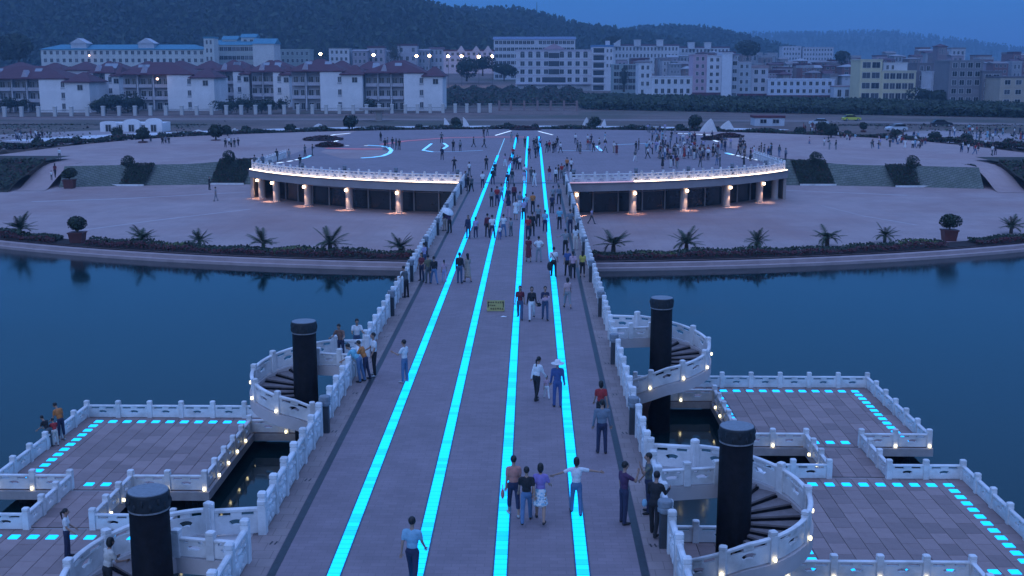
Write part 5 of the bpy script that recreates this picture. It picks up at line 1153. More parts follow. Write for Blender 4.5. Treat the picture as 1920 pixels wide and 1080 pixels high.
def skeleton(p, sex='m', cloth='trousers', sleeve='short', hair='short', hips=1.0, build=1.0):
    """list of shapes (kind, data..., slot): one body in one pose, facing +Y, about 1.68 tall"""
    g = p.get; lean = R(g('lean', 0)); L = []
    b = build; sw = (.175 if sex == 'm' else .155)*b; hw = .085
    pelvis = V((0, 0, .90)); sp = V((0, math.sin(lean), math.cos(lean))); fw = V((0, math.cos(lean), -math.sin(lean)))
    waist = pelvis+sp*.14; chest = pelvis+sp*.34; neck0 = pelvis+sp*.50; neck1 = neck0+sp*.07+fw*.02
    hl = R(g('nod', 0)); hd = (sp*math.cos(hl)+fw*math.sin(hl)); head = neck1+hd*.125+fw*.01
    e = lambda c, r, s: L.append(('e', V(c), r, s)); c_ = lambda a, b_, r0, r1, s: L.append(('c', V(a), V(b_), r0, r1, s))
    e(pelvis+V((0, 0, -.01)), ((.158 if sex == 'm' else .168)*b, .118*b, .13), 1); e(waist, (.138*b, .105*b, .13), 0); e(chest-sp*.02, (.162*b if sex == 'm' else .148*b, .115*b, .19), 0)
    if sex == 'f': e(chest+fw*.07-sp*.02, (.12, .06, .07), 0)
    c_(chest+V((-sw*.8, 0, 0))+sp*.11, chest+V((sw*.8, 0, 0))+sp*.11, .068*b, .068*b, 0)
    c_(neck0-sp*.03, neck1+hd*.03, .052, .047, 2)
    e(head, (.078, .098, .115), 2); e(head+fw*.098-hd*.012, (.016, .022, .028), 2)   # nose
    for s in (-1, 1): e(head+V((s*.08, 0, 0)), (.014, .02, .03), 2)                    # ears
    e(head-fw*.022+hd*.032, (.089, .104, .104), 3)
    if hair == 'long': c_(head-fw*.045, head-fw*.075-sp*.24, .085, .06, 3)
    if hair == 'bob': e(head-fw*.04-hd*.03, (.092, .085, .12), 3)
    if hair == 'tail': c_(head-fw*.10+hd*.03, head-fw*.17-hd*.02, .035, .035, 3); c_(head-fw*.17-hd*.02, head-fw*.14-sp*.26, .036, .02, 3)
    hands = []
    for s, k in ((-1, 'L'), (1, 'R')):
        tp, kn = [R(v) for v in g('leg'+k, (0, 0))]; ab = R(g('stance', 3))
        hip = pelvis+V((s*hw, 0, -.03)); d1 = V((s*math.sin(ab), math.sin(tp), -math.cos(tp))).normalized(); kne = hip+d1*.42
        d2 = V((s*math.sin(ab)*.4, math.sin(tp-kn), -math.cos(tp-kn))).normalized(); ank = kne+d2*.40; toe = ank+V((s*.035, .15, -.035))
        tslot = 1; cs = 1 if cloth == 'trousers' else 2
        if cloth == 'cropped': cs = 2
        c_(hip, kne, .088, .064 if cloth != 'skirt' else .06, tslot if cloth != 'skirt' else 2)
        if cloth == 'trousers': c_(kne, ank+V((0, 0, .0)), .066, .055, 1)
        elif cloth == 'cropped': c_(kne, kne+d2*.2, .066, .06, 1); c_(kne+d2*.2, ank, .046, .034, 2)
        else: c_(kne, kne+d2*.15, .052, .056, 2); c_(kne+d2*.15, ank, .055, .034, 2)
        c_(ank+V((0, -.02, -.035)), toe, .045, .036, 4)
        ap, aa, el = [R(v) for v in g('arm'+k, (4, 8, 12))]; fa = R(g('fa'+k, 0))
        sh = chest+V((s*sw, 0, 0))+sp*.11
        def adir(pp, a2): return (V((s*math.sin(a2), 0, 0))+(fw*math.sin(pp)-sp*math.cos(pp))*math.cos(a2)).normalized()
        u = adir(ap, aa); elb = sh+u*.27; w = adir(ap+el, aa*(1-.7*min(1, el/1.2)) if aa < 1.0 else aa); w = (w+V((-s*math.sin(fa), 0, 0))).normalized(); wr = elb+w*.235
        if sleeve == 'long': c_(sh, elb, .056*b, .046, 0); c_(elb, wr, .046, .038, 0)
        elif sleeve == 'none': c_(sh, elb, .046, .038, 2); c_(elb, wr, .038, .027, 2)
        else: c_(sh, sh+u*.16, .060*b, .056, 0); c_(sh+u*.16, elb, .041, .038, 2); c_(elb, wr, .038, .027, 2)
        e(wr+w*.045, (.030, .030, .038), 2); hands.append((wr+w*.07, w, s))
    if cloth == 'skirt':
        for k in range(5): t = k/4; e(pelvis+V((0, 0, .03-.36*t)), (.155+.065*t, .12+.085*t, .10), 1)
    if cloth == 'dress':
        for k in range(6): t = k/5; e(pelvis+V((0, 0, .05-.58*t)), (.15+.07*t, .12+.08*t, .12), 0)
    if cloth == 'shorts': pass
    return L, hands, (head, fw, hd)
QUEUE = []
def request(name, pose, detail=True, vox=.021, **kw):
    L, hands, hd = skeleton(pose, **kw); mb = MB()
    for it in L:
        if it[0] == 'e': mb.ell(it[1], it[2], 12, 9)
        else:
            _, a, b, r0, r1, _s = it; d = (b-a); n = d.normalized() if d.length > 1e-5 else V((0, 0, 1))
            mb.tube([a-n*r0*.94, a-n*r0*.75, a-n*r0*.3, a, b, b+n*r1*.3, b+n*r1*.75, b+n*r1*.94], [r0*.34, r0*.66, r0*.95, r0, r1, r1*.95, r1*.66, r1*.34], 10)
    me = mb.mesh('person', SKIN); fix_normals_by_island(me)
    o = bpy.data.objects.new('tmp', me); col.objects.link(o); m = o.modifiers.new('r', 'REMESH'); m.mode = 'VOXEL'; m.voxel_size = vox; m.use_smooth_shade = True
    sm = o.modifiers.new('s', 'SMOOTH'); sm.factor = .5; sm.iterations = 2
    QUEUE.append((o, L, hands if detail else None, hd)); return len(QUEUE)-1
def fix_normals_by_island(me): fix_normals(me)
def resolve():
    bpy.context.view_layer.update(); dg = bpy.context.evaluated_depsgraph_get(); out = []
    for o, L, hands, (head, fw, hd) in QUEUE:
        me = bpy.data.meshes.new_from_object(o.evaluated_get(dg)); n = len(me.polygons)
        P_ = np.empty(n*3); me.polygons.foreach_get('center', P_); P_ = P_.reshape(-1, 3); best = np.full(n, 9.0); slot = np.zeros(n, int)
        for it in L:
            if it[0] == 'e':
                r = np.array(it[2]); q = (P_-np.array(it[1]))/r; d = (np.linalg.norm(q, axis=1)-1)*r.min()
            else:
                a, b = np.array(it[1]), np.array(it[2]); ab = b-a; t = np.clip(((P_-a)@ab)/(ab@ab+1e-9), 0, 1); d = np.linalg.norm(P_-a-t[:, None]*ab, axis=1)-(it[3]+(it[4]-it[3])*t)
            s = it[-1]; m = d < best; best[m] = d[m]; slot[m] = s
        me.materials.clear()
        for k in range(5): me.materials.append(SKIN)
        me.polygons.foreach_set('material_index', slot.tolist()); me.polygons.foreach_set('use_smooth', [True]*n)
        if hands:   # fingers, eyes and mouth joined to the body mesh
            bm = bmesh.new(); bm.from_mesh(me); mb = MB()
            for p, w, s in hands:
                a = w.cross(V((0, 1, 0)) if abs(w.y) < .8 else V((1, 0, 0))).normalized(); bnd = w.cross(a).normalized()
                for k, ln in enumerate((.066, .074, .070, .054)):
                    st = p+a*(k-1.5)*.019; mid = st+w*ln*.55+bnd*.006; mb.tube([st-w*.02, mid, mid+(w*.8+bnd*.5)*ln*.5], [.0095, .009, .0065], 5, 2)
                th = p-w*.045+a*.03; mb.tube([th, th+(a*.7+w*.6)*.035, th+(a*.5+w*.85)*.062], [.011, .010, .007], 5, 2)
            for s in (-1, 1): mb.ell(head+fw*.088+hd*.008+V((s*.032, 0, 0)), (.012, .010, .007), 6, 4, 3)
            mb.ell(head+fw*.088-hd*.056, (.022, .008, .005), 6, 4, 3)
            m2 = mb.mesh('x', [SKIN]*5); bm2 = bmesh.new(); bm2.from_mesh(m2); bm2.to_mesh(m2); bm2.free(); bm.from_mesh(m2); bm.to_mesh(me); bm.free(); bpy.data.meshes.remove(m2)
        z = np.empty(len(me.vertices)*3); me.vertices.foreach_get('co', z); z = z.reshape(-1, 3); z[:, 2] -= z[:, 2].min(); me.vertices.foreach_set('co', z.ravel()); me.name = 'person'; me.update()
        out.append(me)
    for o, *_ in QUEUE:
        m = o.data; bpy.data.objects.remove(o); bpy.data.meshes.remove(m)
    return out
W1 = dict(legL=(24, 6), legR=(-16, 22), armL=(-16, 7, 12), armR=(20, 7, 18)); W2 = dict(legL=(-18, 24), legR=(22, 5), armL=(18, 7, 16), armR=(-15, 8, 10)); W3 = dict(legL=(12, 4), legR=(-9, 14), armL=(-8, 7, 10), armR=(10, 7, 25))
ST = dict(legL=(2, 3), legR=(-2, 3), armL=(3, 7, 10), armR=(5, 8, 14)); ST2 = dict(legL=(6, 8), legR=(-4, 2), armL=(10, 10, 70), armR=(4, 8, 12), stance=6); HOLD = dict(legL=(3, 3), legR=(-6, 8), armL=(25, 8, 85), armR=(25, 8, 85), faL=25, faR=25); BACK = dict(legL=(3, 3), legR=(-3, 3), armL=(-14, 16, -2), armR=(-14, 16, -2))
HIPS = dict(legL=(4, 3), legR=(-3, 3), armL=(-12, 38, 70), armR=(-12, 38, 70), faL=40, faR=40, stance=7)
def P_(base, **k): d = dict(base); d.update(k); return d
# ---- people one can tell apart: (foot px, foot py, floor z, facing, height, pose, kw, shirt, trousers, shoes, label)
T, K, F = dict(cloth='trousers'), dict(cloth='skirt', sex='f'), dict(sex='f')
def kw(**k): return k
NEAR = [
 (774, 1098, 0, -12, 1.70, W1, kw(), 'sky', 'navy', 'shoe', 'man in pale blue short-sleeved shirt walking away at the bottom of the picture'),
 (963, 967, 0, 6, 1.66, W3, kw(sex='f', cloth='cropped'), 'salmon', 'navy', 'wshoe', 'woman in salmon top and dark trousers, left of the trio walking away'),
 (987, 980, 0, 0, 1.55, W2, kw(), 'black', 'jean', 'shoe', 'youngster in black shirt and jeans, middle of the trio walking away'),
 (1013, 978, 0, -4, 1.63, P_(W1, armR=(10, 20, 60)), kw(sex='f', cloth='skirt', hair='bob'), 'purple', 'floral', 'shoe', 'woman in purple top and flowered pale skirt, right of the trio'),
 (1080, 964, 0, 2, 1.58, dict(legL=(14, 4), legR=(-8, 12), armL=(12, 66, 18), armR=(10, 80, 10)), kw(hair='bob'), 'white', 'jean', 'shoe', 'person in white tee with arms stretched out, walking along the light strip'),
 (1169, 982, 0, -62, 1.68, P_(ST, armR=(55, 12, 110), armL=(2, 6, 6)), kw(), 'dpurple', 'navy', 'shoe', 'man in dark purple polo shirt standing with a hand at his face'),
 (1215, 962, 0, 95, 1.66, P_(ST, armL=(60, 25, 100), armR=(6, 8, 30)), kw(), 'camo', 'navy', 'shoe', 'man in camouflage vest by the right railing opening with a raised arm'),
 (1226, 1004, 0, -28, 1.68, P_(W3, lean=8, armR=(35, 10, 80), armL=(20, 10, 70)), kw(sleeve='long'), 'black', 'black', 'shoe', 'man all in black leaning towards the near right spiral stair'),
 (1128, 850, 0, 0, 1.70, P_(ST, armL=(2, 9, 16), armR=(2, 9, 16)), kw(sleeve='long', build=1.12), 'steel', 'navy', 'shoe', 'stout man in blue grey jacket walking away along the right dark band'),
 (1126, 800, 0, 5, 1.60, W2, kw(sex='f', hair='bob'), 'red', 'black', 'shoe', 'woman in red top just ahead of the stout man in grey'),
 (1006, 751, 0, -38, 1.60, P_(W3, lean=10, armR=(30, 6, 20)), kw(sex='f', hair='tail', sleeve='long'), 'white', 'black', 'shoe', 'woman with ponytail and white shirt leading a small child'),
 (1025, 747, 0, 8, .86, W1, kw(sex='f'), 'pink', 'white', 'wshoe', 'small child in pink and white held by the hand'),
 (1045, 763, 0, 0, 1.68, P_(ST, armL=(4, 8, 18), armR=(4, 8, 14)), kw(sleeve='long'), 'blue', 'blue', 'shoe', 'man in blue suit wearing a white wide-brimmed hat'),
 (759, 717, 0, 62, 1.64, P_(ST, armL=(30, 10, 80)), kw(), 'white', 'jean', 'wshoe', 'boy in white tee and jeans standing beside the leftmost light strip'),
 (674, 716, 0, 74, 1.62, dict(lean=44, legL=(-4, 4), legR=(-12, 2), armL=(70, 8, 30), armR=(50, 8, 50), nod=-15), kw(), 'cyan', 'jean', 'shoe', 'boy in bright cyan shirt leaning over the left railing'),
 (686, 713, 0, 80, 1.58, dict(lean=22, legL=(2, 2), legR=(-8, 6), armL=(50, 8, 40), armR=(40, 8, 60)), kw(), 'orange', 'navy', 'shoe', 'boy in orange top behind the one in cyan at the left railing'),
 (702, 705, 0, 118, 1.70, P_(ST2, stance=7, armL=(12, 6, 20), armR=(14, 8, 50)), kw(), 'white', 'black', 'wshoe', 'boy in white shirt with dark sleeves and black trousers at the left railing'),
 (975, 598, 0, 176, 1.64, W1, kw(sex='f', hair='long'), 'maroon', 'djean', 'shoe', 'woman in dark red top and jeans, left of three coming towards the viewer'),
 (997, 600, 0, 184, 1.63, W2, kw(sex='f', hair='bob', sleeve='long'), 'black', 'white', 'shoe', 'woman in black top and white trousers, middle of three coming'),
 (1022, 600, 0, 180, 1.62, P_(W3, armL=(30, 6, 95), armR=(30, 6, 95), faL=30, faR=30), kw(sex='f', sleeve='long'), 'navy', 'djean', 'shoe', 'woman in dark jacket carrying a bundled baby, right of three coming'),
 (1064, 578, 0, 8, 1.58, W1, kw(sex='f', hair='bob', cloth='cropped'), 'striped', 'grey', 'shoe', 'woman in red and white striped top walking away by the right strip'),
 (762, 558, 0, 60, 1.66, P_(ST, lean=12, armL=(40, 8, 40)), kw(), 'dgrey', 'black', 'shoe', 'person in dark clothes leaning on the left railing beyond the boys'),
 (862, 531, 0, -16, 1.70, P_(ST, armR=(6, 6, 12)), kw(sleeve='long'), 'black', 'djean', 'shoe', 'man in black jacket close beside a woman in a pale coat'),
 (877, 529, 0, 30, 1.62, P_(W3, armR=(20, 10, 80)), kw(sex='f', hair='long', sleeve='long', cloth='dress'), 'tan', 'tan', 'shoe', 'woman in long pale coat beside the man in black'),
 (833, 529, 0, 12, 1.25, W3, kw(sex='f', hair='tail'), 'pink', 'lilac', 'wshoe', 'girl in pink with a ponytail on the leftmost light strip'),
 (814, 533, 0, 20, 1.60, W1, kw(sleeve='long'), 'black', 'jean', 'shoe', 'person in black with pale jeans near the left railing'),
 (803, 531, 0, 30, 1.58, ST, kw(), 'olive', 'dgrey', 'shoe', 'person in dark olive top second from the left railing group'),
 (791, 527, 0, 150, 1.60, ST2, kw(sex='f', hair='long'), 'maroon', 'navy', 'shoe', 'woman with red top and pale shirt front facing the viewer at the left railing'),
 (796, 505, 0, 60, 1.58, ST, kw(), 'lilac', 'djean', 'shoe', 'person in lilac behind the group at the left railing'),
 (1064, 518, 0, 3, 1.62, W3, kw(sex='f'), 'blue', 'black', 'shoe', 'woman in blue top, left of three women walking away by the right railing'),
 (1074, 523, 0, 0, 1.62, W2, kw(sex='f', hair='tail'), 'pink', 'black', 'shoe', 'woman in pale pink top with a ponytail walking by the right railing'),
 (1092, 520, 0, -4, 1.52, ST, kw(sex='f', hair='long', cloth='cropped'), 'yellow', 'black', 'shoe', 'girl in yellow top and dark shorts by the right railing'),
 (1038, 519, 0, 0, 1.72, W3, kw(), 'white', 'black', 'shoe', 'man in white shirt with a strap across his back on the right strip'),
 (1060, 478, 0, 14, 1.66, P_(ST, armL=(20, 50, 60)), kw(), 'grey', 'black', 'shoe', 'man in grey shirt with one arm bent out'),
 (1079, 468, 0, 0, 1.58, ST, kw(sex='f', hair='long'), 'white', 'cream', 'wshoe', 'woman in white beside the right railing'),
 (991, 491, 0, 4, 1.60, W3, kw(sex='f', cloth='dress', hair='bob'), 'maroon', 'maroon', 'shoe', 'woman in a dark maroon dress walking away by the third strip'),
 (1010, 491, 0, -4, 1.58, HIPS, kw(), 'white', 'grey', 'shoe', 'boy in white tee and grey trousers with elbows out'),
 (990, 448, 0, 6, 1.62, ST, kw(), 'red', 'navy', 'shoe', 'person in an orange red jersey in the middle of the bridge'),
 (998, 443, 0, 0, 1.72, ST, kw(sleeve='long'), 'black', 'black', 'shoe', 'tall person in black beside the orange red jersey'),
 (1009, 425, 0, 0, 1.64, ST, kw(), 'grey', 'black', 'shoe', 'man in light grey shirt standing left of the right strip'),
 (1022, 436, 0, 5, 1.64, W3, kw(), 'sky', 'navy', 'wshoe', 'man in pale blue shirt walking on the right strip'),
 (1049, 430, 0, 0, 1.64, ST, kw(), 'cyan', 'black', 'shoe', 'man in bright blue shirt and black trousers, second from the right railing'),
 (1069, 437, 0, 0, 1.72, BACK, kw(), 'steel', 'navy', 'shoe', 'man in blue grey shirt close to the right railing in mid bridge'),
 (878, 447, 0, 165, 1.62, ST, kw(sex='f', hair='long', sleeve='long'), 'navy', 'navy', 'shoe', 'woman in dark clothes standing on the leftmost strip in mid bridge'),
 (892, 447, 0, 20, 1.48, ST, kw(), 'lilac', 'navy', 'wshoe', 'youngster in lilac top beside the woman on the leftmost strip'),
 (914, 444, 0, 10, 1.64, ST, kw(sex='f', sleeve='long'), 'maroon', 'black', 'shoe', 'woman in dark red beside the man in white shirt'),
 (923, 447, 0, 6, 1.70, P_(W1, stance=7), kw(), 'white', 'navy', 'shoe', 'man in white shirt stepping over the second light strip'),
 (944, 444, 0, 0, 1.60, P_(ST, stance=10, armL=(30, 14, 80), armR=(30, 14, 80)), kw(), 'white', 'jean', 'shoe', 'person in white shirt and pale jeans bending between the middle strips'),
 (958, 443, 0, 40, 1.28, ST, kw(), 'grey', 'dgrey', 'shoe', 'child in grey beside the person with pale jeans'),
 (937, 449, 0, 0, .95, ST, kw(), 'white', 'blue', 'shoe', 'small child in white standing on the third light strip'),
 (843, 437, 0, 40, 1.70, P_(ST, lean=16, armL=(40, 8, 50), armR=(30, 8, 60)), kw(sleeve='long'), 'dpurple', 'black', 'shoe', 'man in dark purple leaning on the left railing under a white shade'),
 (834, 433, 0, 60, 1.60, ST, kw(), 'black', 'tan', 'shoe', 'person in black beside the man in purple at the left railing'),
 # lower levels
 (128, 1046, PLAT_Z, -80, 1.60, P_(ST, armR=(12, 6, 40), armL=(12, 6, 40)), kw(sex='f', hair='tail'), 'white', 'navy', 'shoe', 'girl in white top with long dark hair standing on the near left platform'),
 (205, 1130, -.86, -40, 1.60, P_(ST, lean=10, armL=(30, 10, 60), armR=(30, 10, 60)), kw(sex='f', hair='bob'), 'cream', 'black', 'shoe', 'woman in pale tee on the near left spiral stair'),
 (116, 826, PLAT_Z, 62, 1.62, P_(ST, lean=18, nod=25, armL=(25, 8, 40), armR=(8, 8, 20)), kw(cloth='cropped'), 'orange', 'navy', 'wshoe', 'boy in orange shirt and dark shorts at the rail of the far left platform'),
 (93, 838, PLAT_Z, 70, 1.35, P_(ST, lean=30, armL=(45, 8, 40), armR=(45, 8, 40)), kw(), 'black', 'dgrey', 'shoe', 'child in black leaning on the rail of the far left platform'),
 (105, 836, PLAT_Z, 40, 1.15, P_(ST, lean=26, armL=(40, 8, 50), armR=(40, 8, 50)), kw(), 'red', 'cream', 'shoe', 'child in red and white between two others at the far left platform rail'),
 (640, 676, 0, 165, 1.56, P_(ST, lean=14, armL=(40, 22, 60), armR=(40, 22, 60)), kw(), 'brown', 'navy', 'shoe', 'boy in brown shirt leaning on the landing rail of the far left stair'),
 (670, 668, 0, 195, 1.60, P_(ST, lean=10, armL=(35, 12, 70), armR=(35, 12, 70)), kw(), 'white', 'djean', 'shoe', 'boy in white shirt on the landing of the far left stair'),
 (1109, 420, LOW_Z, -120, 1.64, W1, kw(cloth='trousers'), 'lilac', 'dgrey', 'shoe', 'person in pale top walking on the lower plaza right of the bridge'),
 (393, 356, LOW_Z, -100, 1.66, ST, kw(sleeve='long'), 'black', 'black', 'shoe', 'person in black on the lower plaza left of the pavilion'),
 (405, 377, LOW_Z, 90, 1.66, W3, kw(), 'grey', 'grey', 'shoe', 'person in grey walking across the lower plaza left of the pavilion'),
]
nid = [request('n', r[5], True, .021 if r[1] > 560 else .026, **r[6]) for r in NEAR]
FARB = [(W1, kw()), (W2, kw()), (ST, kw()), (ST2, kw(sleeve='long')), (W3, kw(sex='f', hair='long')), (ST, kw(sex='f', hair='bob', sleeve='long')), (W3, kw(sex='f', cloth='skirt')), (HOLD, kw(sleeve='long')), (HIPS, kw()), (ST, kw(sex='f', cloth='dress'))]
fid = [request('f', p, False, .034, **k) for p, k in FARB]
MESH = resolve()
def dress(o, shirt, pants, shoe):
    for i, m in enumerate((cl(shirt), cl(pants), SKIN, HAIR, cl(shoe))): o.material_slots[i].link = 'OBJECT'; o.material_slots[i].material = m
def person(me, x, y, z, face, h, shirt, pants, shoe, label, group=None):
    p = at(x, y, z); zz = z
    o = place('person', me, None, (p.x, p.y, zz+.004), R(face)); k = h/1.68; o.scale = (k, k, k); dress(o, shirt, pants, shoe); tag(o, label, 'person', group); return o
OBJ = {}
for r, i in zip(NEAR, nid): OBJ[r[10]] = person(MESH[i], r[0], r[1], r[2], r[3], r[4], r[7], r[8], r[9], r[10])
# hats, bags, bundles: worn or carried things
def on(o, dx, dy, dz): return o.matrix_basis @ Vector((dx, dy, dz))
bpy.context.view_layer.update()
o = OBJ['man in blue suit wearing a white wide-brimmed hat']
MB().lathe([(.0, 1.60), (.23, 1.595), (.245, 1.605), (.235, 1.625), (.115, 1.635), (.11, 1.70), (.085, 1.745), (.02, 1.755)], n=18).build('hat', cl('white'), o, smooth=True)
o = OBJ['woman in salmon top and dark trousers, left of the trio walking away']; b = MB().ell((0, 0, 0), (.05, .10, .14), 8, 6).tube([(0, -.05, .1), (0, 0, .26), (0, .05, .1)], .012, 5).build('handbag', cl('salmon'), None, on(o, -.30, .04, .62)); tag(b, 'pink handbag hanging from the hand of the woman in salmon', 'bag')
o = OBJ['woman in black top and white trousers, middle of three coming']; b = MB().ell((0, 0, 0), (.14, .06, .10), 8, 6).tube([(-.08, 0, .06), (0, 0, .22), (.08, 0, .06)], .012, 5).build('handbag', cl('black'), None, on(o, -.33, .05, .78)); tag(b, 'black handbag of the woman in white trousers', 'bag')
o = OBJ['woman in dark jacket carrying a bundled baby, right of three coming']; b = MB().ell((0, 0, 0), (.17, .11, .12), 9, 7).ell((.15, .02, .06), (.08, .08, .085), 8, 6).build('baby_bundle', cl('pink'), None, on(o, 0, .24, 1.12)); tag(b, 'baby wrapped in pink held by the woman in a dark jacket', 'bundle')
o = OBJ['man all in black leaning towards the near right spiral stair']; b = MB().ell((0, 0, 0), (.07, .05, .11), 8, 6).build('plastic_bag', cl('sky'), None, on(o, -.24, -.1, .88)); tag(b, 'small pale plastic bag beside the man all in black', 'bag')
o = OBJ['man in white shirt with a strap across his back on the right strip']; MB().tube([(-.14, -.10, 1.38), (-.02, -.135, 1.2), (.13, -.10, .98)], .018, 5).build('strap', cl('black'), o); b = MB().ell((0, 0, 0), (.17, .12, .27), 9, 7).build('shoulder_bag', cl('black'), None, on(o, -.22, -.12, .62)); tag(b, 'large black bag carried by the man in white with a strap', 'bag')
o = OBJ['man in dark purple leaning on the left railing under a white shade']
u = tag(empty('umbrella', on(o, -.05, .15, 1.55)), 'small white umbrella tilted over the man in purple', 'umbrella'); u.rotation_euler = (R(20), R(25), 0)
MB().lathe([(.48, .0), (.40, .10), (.25, .18), (.08, .225), (.01, .24)], n=10, cap=False).build('canopy', cl('white'), u); MB().tube([(0, 0, -.45), (0, 0, .25)], .012, 5).build('shaft', M['iron'], u)
# ---- smaller figures, read from the photo one by one: (foot px, py, shirt, trousers, facing, base shape)
cw = {'w': 'white', 'b': 'black', 'n': 'navy', 'r': 'red', 'm': 'maroon', 's': 'sky', 'g': 'grey', 'l': 'lilac', 'd': 'dgrey', 't': 'tan', 'c': 'cream', 'j': 'jean', 'p': 'pink', 'y': 'yellow', 'o': 'orange', 'k': 'steel', 'e': 'brown'}
nm_ = {'w': 'white', 'b': 'black', 'n': 'navy', 'r': 'red', 'm': 'dark red', 's': 'pale blue', 'g': 'grey', 'l': 'lilac', 'd': 'dark grey', 't': 'tan', 'c': 'cream', 'j': 'blue', 'p': 'pink', 'y': 'yellow', 'o': 'orange', 'k': 'blue grey', 'e': 'brown'}
MID = [  # on the bridge end, between the strips
 (922, 388, 'gb', 0, 4), (932, 386, 'rn', 0, 2), (940, 378, 'sj', 0, 0), (953, 386, 'nn', 170, 3), (964, 381, 'mb', 0, 5), (975, 398, 'kw', 5, 2), (953, 409, 'np', 0, 4), (967, 412, 'ww', 0, 6), (982, 412, 'lb', 10, 2), (999, 398, 'ob', 0, 2), (986, 400, 'sn', 0, 1), (1035, 400, 'nb', -8, 2), (1048, 383, 'kb', 0, 3), (1037, 382, 'gd', 0, 0), (905, 353, 'wn', 8, 0), (924, 346, 'bn', 0, 3), (928, 330, 'bb', 0, 2), (952, 352, 'nb', 0, 1), (960, 345, 'bd', 0, 3), (984, 338, 'wb', 0, 2), (983, 348, 'lw', 0, 6), (996, 341, 'dd', 0, 2), (1002, 350, 'ww', 10, 4), (1030, 339, 'ml', 20, 4), (1042, 342, 'wb', -20, 5), (1047, 338, 'bd', 90, 2), (1053, 335, 'rd', 150, 2), (1058, 338, 'gd', 60, 3), (1063, 321, 'ob', 0, 2), (1071, 322, 'wb', -30, 0), (878, 358, 'bb', 60, 3), (884, 360, 'db', 20, 0), (873, 352, 'kn', 80, 2), (880, 330, 'wd', 30, 2), (912, 319, 'bb', 0, 1), (852, 322, 'bb', 170, 8),
 (947, 313, 'pw', 20, 4), (957, 316, 'mp', 0, 5), (964, 318, 'bn', 0, 3), (970, 317, 'nb', 180, 2), (975, 318, 'wn', 10, 0), (962, 298, 'rb', 0, 2), (992, 298, 'mn', 0, 0), (1004, 297, 'nb', 40, 1), (1009, 294, 'bn', 0, 0), (1001, 279, 'bb', 0, 3), (1006, 277, 'db', 0, 2), (1013, 276, 'lb', 0, 4), (984, 276, 'bb', 0, 2), (970, 268, 'bn', 0, 2), (959, 266, 'gg', 0, 2), (1025, 286, 'bd', 20, 3), (1030, 284, 'rb', 0, 2), (1037, 287, 'bb', -20, 0), (1041, 285, 'bn', 0, 2), (1045, 275, 'bb', 0, 2), (1051, 287, 'wb', 40, 0)]
ordn = ['nearest the camera', 'a little farther', 'farther on']
seen = {}
def label_small(shirt, pants, where):
    return 'figure in %s top, %s trousers, %s' % (nm_[shirt], nm_[pants], where)
def small(x, y, code, face, k, z, where, h=None):
    p = at(x, y, z); h = h or random.uniform(1.55, 1.74)
    o = place('person', MESH[fid[k]], None, (p.x, p.y, z+.004), R(face+random.uniform(-12, 12))); o.scale = (h/1.68,)*3; dress(o, cw[code[0]], cw[code[1]], 'shoe'); lb = label_small(code[0], code[1], where); tag(o, lb, 'person', where); return o
for x, y, code, face, k in MID:
    w = ('on the crowded far part of the bridge' if y > 370 else 'where the bridge meets the terrace' if y > 320 else 'between the light strips on the terrace')
    small(x, y, code, face, k, 0, w)
for x, y, code, face, k in [(829, 300, 'nb', 0, 3), (850, 284, 'bb', 0, 2), (863, 284, 'gb', 0, 5), (888, 276, 'bb', -90, 0), (908, 277, 'bb', -90, 1), (907, 257, 'bb', 0, 2), (914, 255, 'dd', 0, 8), (722, 281, 'bb', 0, 3), (727, 277, 'dd', 100, 7), (736, 277, 'bn', 0, 2), (743, 281, 'dd', 20, 4), (749, 281, 'bb', 0, 2), (714, 265, 'bb', 0, 5), (828, 268, 'db', 0, 8), (563, 317, 'bd', 20, 7)]: small(x, y, code, face, k, 0, 'apart on the left half of the terrace')
for x, y, code, face, k in [(493, 316, 'kd', 40, 2), (519, 303, 'bb', 0, 3), (542, 302, 'gk', 0, 2), (572, 293, 'db', 60, 8), (586, 292, 'bd', -60, 7), (478, 318, 'dd', 0, 2)]: small(x, y, code, face, k, 0, 'at the left end of the terrace')
for x, y, code, face, k in [(283, 271, 'bd', 0, 2), (305, 274, 'bb', 0, 3), (311, 273, 'kb', 0, 2), (317, 274, 'bd', 0, 1), (423, 279, 'bb', 0, 3), (430, 276, 'wb', 0, 2), (434, 279, 'gb', 0, 4), (440, 279, 'bd', 0, 2), (447, 277, 'bn', 0, 0), (104, 333, 'mb', 0, 4), (97, 338, 'wd', 0, 2), (332, 262, 'wd', 0, 2), (80, 262, 'bb', 0, 2), (112, 300, 'wd', 0, 3)]: small(x, y, code, face, k, -.7, 'on the square left of the terrace', h=1.65 if x != 97 else 1.1)
rp = random.Random(11)
def crowd(n, x0, x1, y0, y1, where, z, dark=.6, edge=None):
    for _ in range(n):
        x = rp.uniform(x0, x1); y = rp.uniform(y0, y1)
        if edge and not edge(x, y): continue
        s = rp.choice('bbndkm') if rp.random() < dark else rp.choice('wwwgslcrp'); t = rp.choice('bbnddjg') if rp.random() < .85 else rp.choice('wt')
        small(x, y, s+t, rp.uniform(-180, 180), rp.randrange(10), z, where)
crowd(13, 1075, 1135, 268, 290, 'in the loose groups right of the light strips', 0)
crowd(5, 1150, 1205, 275, 306, 'strolling in front of the dense crowd', 0, .5)
crowd(26, 1210, 1262, 262, 300, 'on the left side of the dense crowd', 0, .55); crowd(40, 1235, 1345, 283, 301, 'in the front row of the dense crowd', 0, .5); crowd(14, 1262, 1345, 262, 284, 'at the back of the dense crowd', 0, .6)
crowd(16, 1340, 1402, 272, 294, 'beside the right flower bed', 0, .7); crowd(9, 1215, 1395, 309, 318, 'close behind the lit right railing', 0, .7); crowd(13, 1400, 1474, 288, 304, 'at the right end of the terrace', 0, .7)
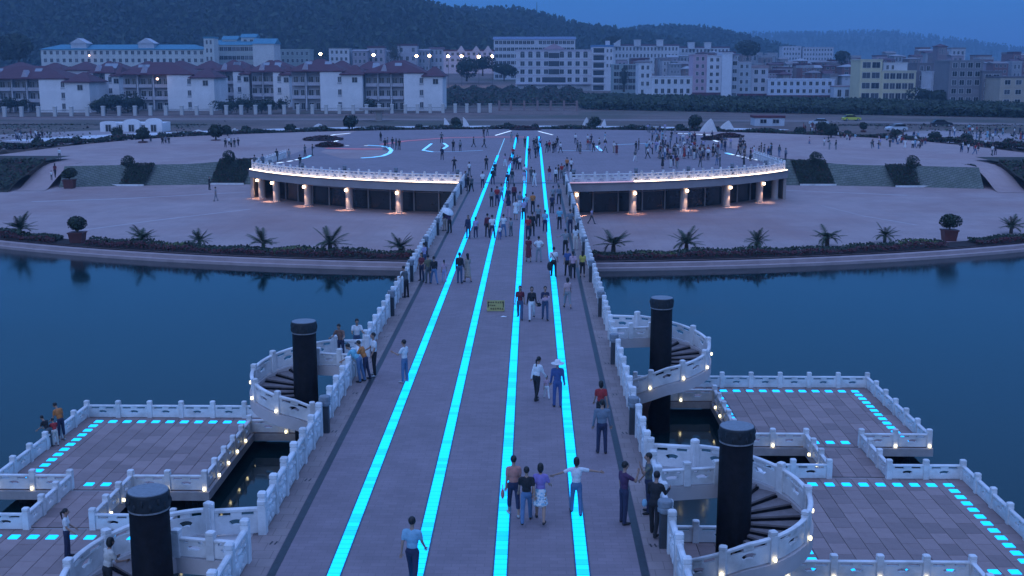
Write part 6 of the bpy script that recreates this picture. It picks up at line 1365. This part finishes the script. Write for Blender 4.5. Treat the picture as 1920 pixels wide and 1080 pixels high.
crowd(6, 1205, 1285, 246, 254, 'at the very back of the terrace', 0, .5)
crowd(18, 1515, 1650, 258, 285, 'on the square right of the terrace', -.75, .5)
# the far throng at the edges, too small to tell apart: one mass
FAR = []
def throng(n, x0, x1, y0, y1, z):
    for _ in range(n):
        p = at(rp.uniform(x0, x1), rp.uniform(y0, y1), z); FAR.append((p, rp.uniform(0, 6.28), rp.randrange(10), rp.choice(('black', 'navy', 'dgrey', 'white', 'white', 'grey', 'sky', 'red', 'maroon')), rp.choice(('black', 'navy', 'dgrey', 'jean'))))
throng(12, 1495, 1540, 244, 258, -.5); throng(26, 1662, 1735, 262, 282, -.75); throng(28, 1780, 1918, 246, 268, -.5); throng(9, 1800, 1870, 280, 293, -.8); throng(12, 30, 80, 258, 268, -.5)
mlist = sorted({f[3] for f in FAR} | {f[4] for f in FAR}); mi = {n: i for i, n in enumerate(mlist)}; bm = bmesh.new()
for p, rz, k, a, b in FAR:
    n0 = len(bm.faces); v0 = len(bm.verts); bm.from_mesh(MESH[fid[k]]); bm.faces.ensure_lookup_table(); bm.verts.ensure_lookup_table()
    for f in bm.faces[n0:]: f.material_index = {0: mi[a], 1: mi[b], 2: len(mlist), 3: len(mlist)+1, 4: len(mlist)+1}[f.material_index]
    bmesh.ops.transform(bm, matrix=Matrix.Translation(p) @ Matrix.Rotation(rz, 4, 'Z'), verts=bm.verts[v0:])
me = bpy.data.meshes.new('far_crowd'); bm.to_mesh(me); bm.free()
for n in mlist: me.materials.append(cl(n))
me.materials.append(SKIN); me.materials.append(HAIR)
o = place('far_crowd', me); tag(o, 'far-off throng of people in the gardens beside the square', kind='stuff')

# ================================================================== AIR
hz = bpy.data.materials.new('evening_haze'); hz.use_nodes = True; _n = hz.node_tree.nodes; _l = hz.node_tree.links
_n.remove(_n['Principled BSDF']); _v = _n.new('ShaderNodeVolumePrincipled'); _v.inputs['Color'].default_value = (.44, .73, 1.0, 1); _v.inputs['Density'].default_value = 0.00036; _v.inputs['Anisotropy'].default_value = 0.2
_l.new(_v.outputs[0], _n['Material Output'].inputs['Volume'])
o = MB().box(-7000, 7000, -300, 9500, -8.0, 175.0).build('haze', hz); tag(o, 'thin blue evening haze over lake and town', kind='stuff')
